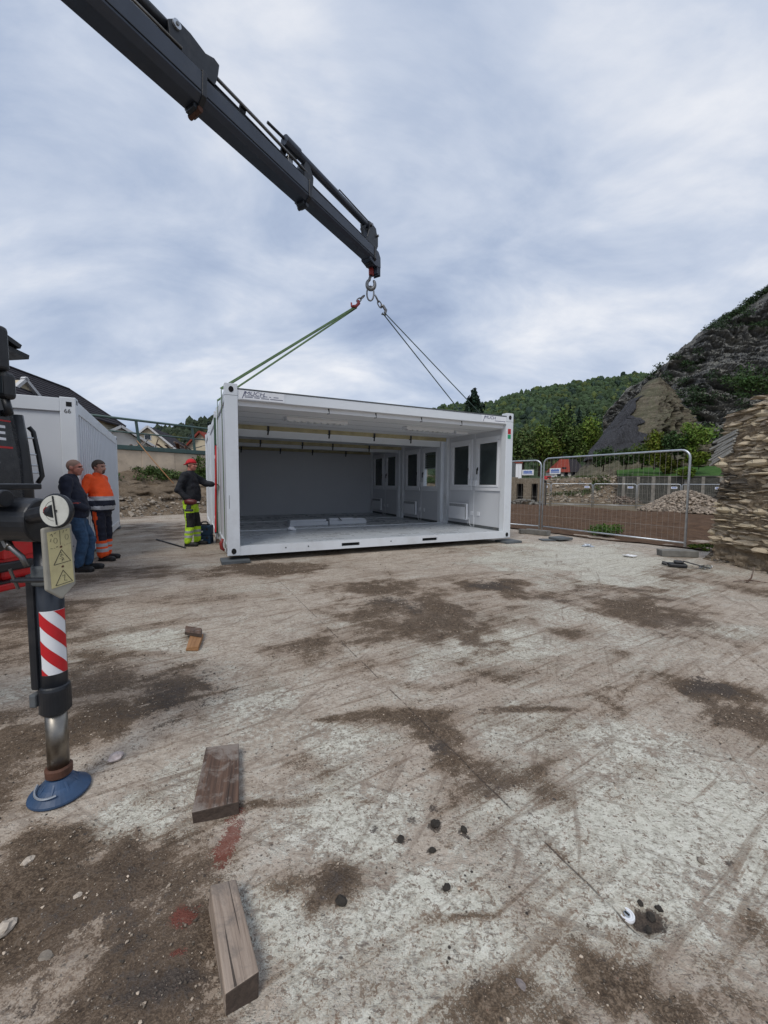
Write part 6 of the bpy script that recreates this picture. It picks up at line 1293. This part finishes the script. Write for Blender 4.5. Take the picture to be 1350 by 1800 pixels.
def cap_shell(name, Mh, m, parent, keep, grow=1.05, thick=.006):
    mb = MB(); R = Mh.to_3x3(); c_ = Vector((-.012, 0, .028)); n, k = 28, 20; r = (.096 * grow, .078 * grow, .092 * grow); mb.ell((0, 0, 0), r, n, k)
    vs = [Vector(v) + c_ for v in mb.v]; fs = [f for f in mb.f if keep(sum((vs[i] for i in f), Vector()) / len(f))]
    used = sorted({i for f in fs for i in f}); ix = {a: b for b, a in enumerate(used)}
    o = MB().add([Mh @ vs[i] for i in used], [tuple(ix[i] for i in f) for f in fs]).build(name, m, parent, smooth=True); s_ = o.modifiers.new('t', 'SOLIDIFY'); s_.thickness = thick; s_.offset = 1; return o
def boots(parent, feet):
    for (x, y, yaw, z) in feet:
        mb = MB(); Mr = Matrix.Translation((x, y, z)) @ Matrix.Rotation(yaw, 4, 'Z'); R = Mr.to_3x3()
        mb.ell(Mr @ Vector((.09, 0, .045)), (.125, .050, .045), 14, 8, R); mb.ell(Mr @ Vector((.155, 0, .045)), (.065, .052, .042), 12, 8, R); mb.ell(Mr @ Vector((-.02, 0, .05)), (.055, .045, .05), 12, 8, R); mb.tube([Mr @ Vector((-.01, 0, .05)), Mr @ Vector((-.015, 0, .17))], [.052, .055], 12)
        v0 = len(mb.v); mb.box(-.06, .20, -.045, .045, 0, .025, 0, Mr); solid(mb, 'boot', [M['boot']], parent, .009, smooth=3)

def body_mesh(o, Mh_args, arms, legs, hands, scale_t, skin, beard=None, scalp=None, glove=False):
    mb = MB(); Mh = head(mb, *Mh_args); hc = Vector(Mh_args[0])
    loft(mb, scale_t); 
    for a in arms: limb(mb, a, [.045, .038, .028])
    for l in legs: limb(mb, l, [.075, .05, .04])
    for h in hands: hand(mb, *h)
    fp = face_pick(Mh, beard, scalp); top = hc.z - .2
    def pk(c_):
        m = fp(c_); m[c_[:, 2] < top] = 0
        if glove: m[c_[:, 2] < top] = 5
        return m
    solid(mb, 'body', [skin, M['eye'], M['lip'], M['beard'], M['stubble'], M['glove']], o, .0075, pk, 2); return Mh

# --- man in orange high-visibility jacket, hands in pockets, leaning back on the container
p_ = G(186, 984); o = thing('person', 'man in orange and navy work clothes leaning by the closed container', 'person', (p_.x, p_.y, .0), math.radians(4))
sh = [(-.10, s_ * .185, 1.375) for s_ in (-1, 1)]; el = [(-.17, s_ * .285, 1.09) for s_ in (-1, 1)]; wr = [(.015, s_ * .185, .875) for s_ in (-1, 1)]
hp_ = [(-.04, s_ * .09, .86) for s_ in (-1, 1)]; kn = [(.00, -.10, .47), (-.02, .10, .47)]; an = [(.02, -.105, .09), (-.05, .11, .09)]
arms = list(zip(sh, el, wr)); legs = list(zip(hp_, kn, an))
Mh = body_mesh(o, (Vector((-.045, 0, 1.565)), -.12, .03), arms, legs, [(w, (-.15, -.75 * s_, -.65), (0, -s_, 0), (.8, 0, .5), .3) for w, s_ in zip(wr, (-1, 1))], [(-.04, 0, .84, .10, .15), (-.05, 0, 1.1, .11, .15), (-.09, 0, 1.36, .09, .16), (-.08, 0, 1.42, .05, .07)], M['skin'], True)
cap_shell('hair', Mh, M['hair'], o, lambda c: c.z > .052 - (c.x < .02) * .05 - (c.x < -.04) * .05 and c.x < .078, 1.035, .007)
mb = MB(); loft(mb, [(-.02, 0, .835, .150, .200), (-.01, 0, .95, .172, .212), (-.03, 0, 1.08, .168, .205), (-.07, 0, 1.25, .148, .205), (-.09, 0, 1.37, .115, .195), (-.085, 0, 1.43, .075, .10), (-.07, 0, 1.475, .066, .072)], 24)
for a in arms: limb(mb, [a[0], a[1], Vector(a[2])], [.078, .066, .052])
def pj(c_):
    z = c_[:, 2]; m = np.zeros(len(c_), int); m[z < 1.085] = 2; m[z < 1.015] = 1; m[z < .925] = 2; m[z < .865] = 1
    return m
solid(mb, 'jacket', [M['orange'], M['navy'], M['reflect']], o, .011, pj, 3, .014)
mb = MB(); loft(mb, [(-.04, 0, .74, .115, .165), (-.03, 0, .9, .125, .172)], 20)
for l, w in zip(legs, (1, 1)): limb(mb, [Vector(l[0]) + Vector((0, 0, -.02)), l[1], Vector(l[2]) + Vector((0, 0, .03))], [.105, .078, .082])
def pt(c_):
    z, x, y = c_[:, 2], c_[:, 0], c_[:, 1]; m = np.zeros(len(c_), int); m[(np.abs(x + .02 - (z - .5) * -.06) < np.where(z > .7, .035, .016)) & (np.abs(y) > .10) & (z > .3)] = 1
    m[z < .345] = 1; m[(z < .305) & (z > .25)] = 2; m[(z < .215) & (z > .155)] = 2; return m
solid(mb, 'trousers', [M['navy'], M['orange'], M['reflect']], o, .011, pt, 3, .015)
boots(o, [(.02, -.105, -.15, .0), (-.05, .11, .15, .0)])
MB().prism([(-.024, .03), (.024, .03), (.024, -.012), (0, -.034), (-.024, -.012)], -.002, .002, Matrix.Translation((-.115, -.262, 1.29)) @ Matrix.Rotation(-.2, 4, 'X') @ RX90).build('arm_badge', M['print_white'], o); MB().prism([(-.010, .012), (.010, .012), (.010, -.008), (0, -.018), (-.010, -.008)], -.002, .002, Matrix.Translation((-.115, -.265, 1.29)) @ Matrix.Rotation(-.2, 4, 'X') @ RX90).build('arm_badge', M['print_navy'], o)

# --- bald man in navy jacket and jeans
p_ = G(131, 1003); o = thing('person', 'bald man in dark navy jacket and blue jeans beside the warning plate', 'person', (p_.x + .14, p_.y, 0), math.radians(30))
sh = [(-.13, s_ * .185, 1.33) for s_ in (-1, 1)]; el = [(-.14, s_ * .285, 1.05) for s_ in (-1, 1)]; wr = [(.055, s_ * .12, .93) for s_ in (-1, 1)]
hp_ = [(-.06, s_ * .09, .82) for s_ in (-1, 1)]; kn = [(.02, -.09, .45), (.09, .08, .47)]; an = [(-.05, -.09, .09), (.04, .10, .09)]
arms = list(zip(sh, el, wr)); legs = list(zip(hp_, kn, an))
Mh = body_mesh(o, (Vector((-.055, 0, 1.525)), -.30, .05), arms, legs, [(w, (-.1, -.8 * s_, -.5), (-.5, -s_, 0), (.6, 0, .7), .4) for w, s_ in zip(wr, (-1, 1))], [(-.05, 0, .82, .10, .15), (-.07, 0, 1.08, .11, .15), (-.11, 0, 1.30, .09, .16), (-.09, 0, 1.38, .05, .07)], M['skin_red'], None, True)
mb = MB(); loft(mb, [(-.05, 0, .80, .135, .185), (-.05, 0, .92, .160, .205), (-.07, 0, 1.10, .150, .20), (-.11, 0, 1.24, .140, .205), (-.12, 0, 1.34, .112, .195), (-.11, 0, 1.40, .078, .105), (-.10, 0, 1.435, .068, .076)], 24)
for a in arms: limb(mb, a, [.080, .068, .054])
solid(mb, 'jacket', [M['jacket_navy'], M['red_hook']], o, .011, lambda c_: (np.abs(c_[:, 2] - 1.02) < .006).astype(int) * (c_[:, 0] < .02), 3, .016)
mb = MB(); loft(mb, [(-.06, 0, .70, .110, .16), (-.05, 0, .86, .120, .165)], 20)
for l in legs: limb(mb, [Vector(l[0]), l[1], Vector(l[2]) + Vector((0, 0, .02))], [.098, .072, .066])
solid(mb, 'jeans', [M['denim']], o, .011, None, 3, .016); boots(o, [(-.05, -.09, -.45, 0), (.04, .10, -.2, 0)])

# --- man with red cap, black jacket and lime trousers at the container end
p_ = G(338, 959); o = thing('person', 'man in red cap, dark jacket and lime green trousers reaching to the container', 'person', (p_.x, p_.y, 0), math.radians(4)); PR = o
sh = [(-.03, s_ * .20, 1.47) for s_ in (-1, 1)]; el = [(-.13, -.30, 1.17), (.22, .24, 1.30)]; wr = [(.06, -.27, .97), (.40, .12, 1.29)]
hp_ = [(-.02, s_ * .10, .92) for s_ in (-1, 1)]; kn = [(.02, -.11, .49), (.05, .12, .49)]; an = [(-.04, -.115, .09), (.05, .14, .09)]
arms = list(zip(sh, el, wr)); legs = list(zip(hp_, kn, an))
Mh = body_mesh(o, (Vector((.03, 0, 1.685)), -.15, .04), arms, legs, [(wr[0], (.35, .1, -.93), (0, 1, 0), (.9, 0, .3), 1.1), (wr[1], (.9, -.15, .05), (.1, -.3, -.9), (-.1, -.9, .3), .7)], [(-.02, 0, .92, .11, .16), (-.02, 0, 1.2, .12, .16), (-.03, 0, 1.45, .10, .17), (-.0, 0, 1.53, .05, .07)], M['skin_red'], None, None, True)
cs = cap_shell('cap', Mh, M['cap_red'], o, lambda c: c.z > .038 + c.x * .12, 1.09, .006)
b_ = MB(); pts = []
for i in range(9):
    t = math.pi / 2 + math.pi * i / 8; pts.append((-.012 + math.cos(t) * .104, math.sin(t) * .082, .028)); 
for i in range(9):
    t = math.pi / 2 + math.pi * i / 8; pts.append((-.02 + math.cos(t) * (.104 + .055 * math.sin(math.pi * i / 8)), math.sin(t) * .080, .028 - .035 * math.sin(math.pi * i / 8)))
b_.add([Mh @ Vector(p2) for p2 in pts], [(i, i + 1, 10 + i, 9 + i) for i in range(8)]); b_.build('cap_brim', M['cap_red'], o, smooth=True).modifiers.new('t', 'SOLIDIFY').thickness = .006
cap_shell('hair', Mh, M['hair'], o, lambda c: -.045 < c.z < .05 and c.x < -.0 and not (c.x > -.045 and c.z < -.02), 1.02, .004)
mb = MB(); loft(mb, [(.0, 0, .88, .150, .205), (.02, 0, 1.0, .175, .215), (.01, 0, 1.18, .172, .215), (-.02, 0, 1.34, .158, .220), (-.03, 0, 1.46, .125, .212), (-.015, 0, 1.53, .082, .11), (.0, 0, 1.575, .07, .078)], 24)
for a in arms: limb(mb, [a[0], a[1], Vector(a[2])], [.086, .074, .056])
solid(mb, 'jacket', [M['jacket_grey']], o, .012, None, 3, .015)
mb = MB(); loft(mb, [(-.01, 0, .78, .125, .178), (.0, 0, .95, .138, .185)], 20)
for l in legs: limb(mb, [Vector(l[0]) + Vector((0, 0, -.02)), l[1], Vector(l[2]) + Vector((0, 0, .02))], [.112, .090, .074])
def pr_(c_):
    z, x = c_[:, 2], c_[:, 0]; m = np.zeros(len(c_), int); m[(z < .70) & (z > .40) & (x > -.035)] = 1; m[(z < .78) & (z > .62) & (x < -.07)] = 1; m[(z < .335) & (z > .285)] = 2; m[(z < .235) & (z > .185)] = 2; return m
solid(mb, 'trousers', [M['lime'], M['knee'], M['reflect']], o, .012, pr_, 3, .016); boots(o, [(-.04, -.115, -.1, 0), (.05, .14, .05, 0)])
# cordless tool held at the hip
R4 = PR.matrix_basis.copy(); w_ = Matrix.Translation(PR.location) @ Matrix.Rotation(math.radians(4), 4, 'Z')
M['tool_red'] = mat('tool_red', (.10, .012, .014), .5, var=.3, scale=25)
td = thing('cordless_driver', 'dark red cordless impact driver held at the hip by the red capped man', 'power tool', w_ @ Vector((.10, -.30, .86)), math.radians(4))
MB().tube([(-.10, 0, .07), (-.02, 0, .075), (.07, 0, .07), (.13, 0, .068)], [.05, .062, .055, .03], 14).build('motor_housing', M['tool_red'], td, smooth=True); MB().bar((-.02, 0, .05), (-.045, 0, -.09), .05, .085, (1, 0, 0)).build('grip', M['dark_seal'], td, bevel=.012); MB().box(-.105, .045, -.042, .042, -.12, -.075).build('battery', M['dark_seal'], td, bevel=.012); MB().cyl((.13, 0, .068), (.19, 0, .068), .012, n=8).build('chuck', M['steel'], td)
# tool cases beside him, spirit level on the container
p_ = G(362, 955); tb = thing('tool_case', 'dark blue stacked tool case with black handle behind the red capped man', 'tool case', (p_.x, p_.y, 0), .15)
M['case_blue'] = mat('case_blue', (.008, .040, .085), .5, var=.2)
for k, (z0, z1) in enumerate(((.0, .185), (.19, .40))):
    c_ = MB().box(-.17, .13, -.13, .13, z0, z1).build('case', M['case_blue'], tb, bevel=.015); MB().box(-.12, -.02, -.137, -.131, z0 + .07, z0 + .10).build('label', M['print_white'], c_); MB().box(-.17, .13, -.134, -.1305, z0 + .13, z0 + .137).build('lid_seam', M['black_plastic'], c_)
    for x in (-.1, .06): MB().box(x - .02, x + .02, -.142, -.131, z0 + .11, z0 + .165).build('latch', M['black_plastic'], c_, bevel=.003)
MB().tube([(-.09, 0, .40), (-.085, 0, .45), (-.05, 0, .47), (.02, 0, .47), (.05, 0, .45), (.055, 0, .40)], .016, 8).build('handle', M['black_plastic'], tb, smooth=True); MB().box(-.11, .08, -.05, .05, .40, .425).build('handle_base', M['black_plastic'], tb, bevel=.006)
a, b = CW_(-.09, 1.75, .18), CW_(-.035, 2.02, 1.98)
lvl = thing('spirit_level', 'long red spirit level leaning upright against the container end', 'level', a); d = b - a
MB().bar((0, 0, 0), d, .028, .075, (-CYd.x, -CYd.y, 0)).build('body', M['red_paint'], lvl, bevel=.003)
for t in (.18, .52, .86): MB().bar(d * (t - .018) + CYd * -.003 - CXd * .004, d * (t + .018) - CXd * .004, .034, .05, (-CYd.x, -CYd.y, 0)).build('vial', M['print_white'], lvl)
for t in (0.0, .988): MB().bar(d * t, d * (t + .014), .032, .079, (-CYd.x, -CYd.y, 0)).build('end_cap', M['black_plastic'], lvl)
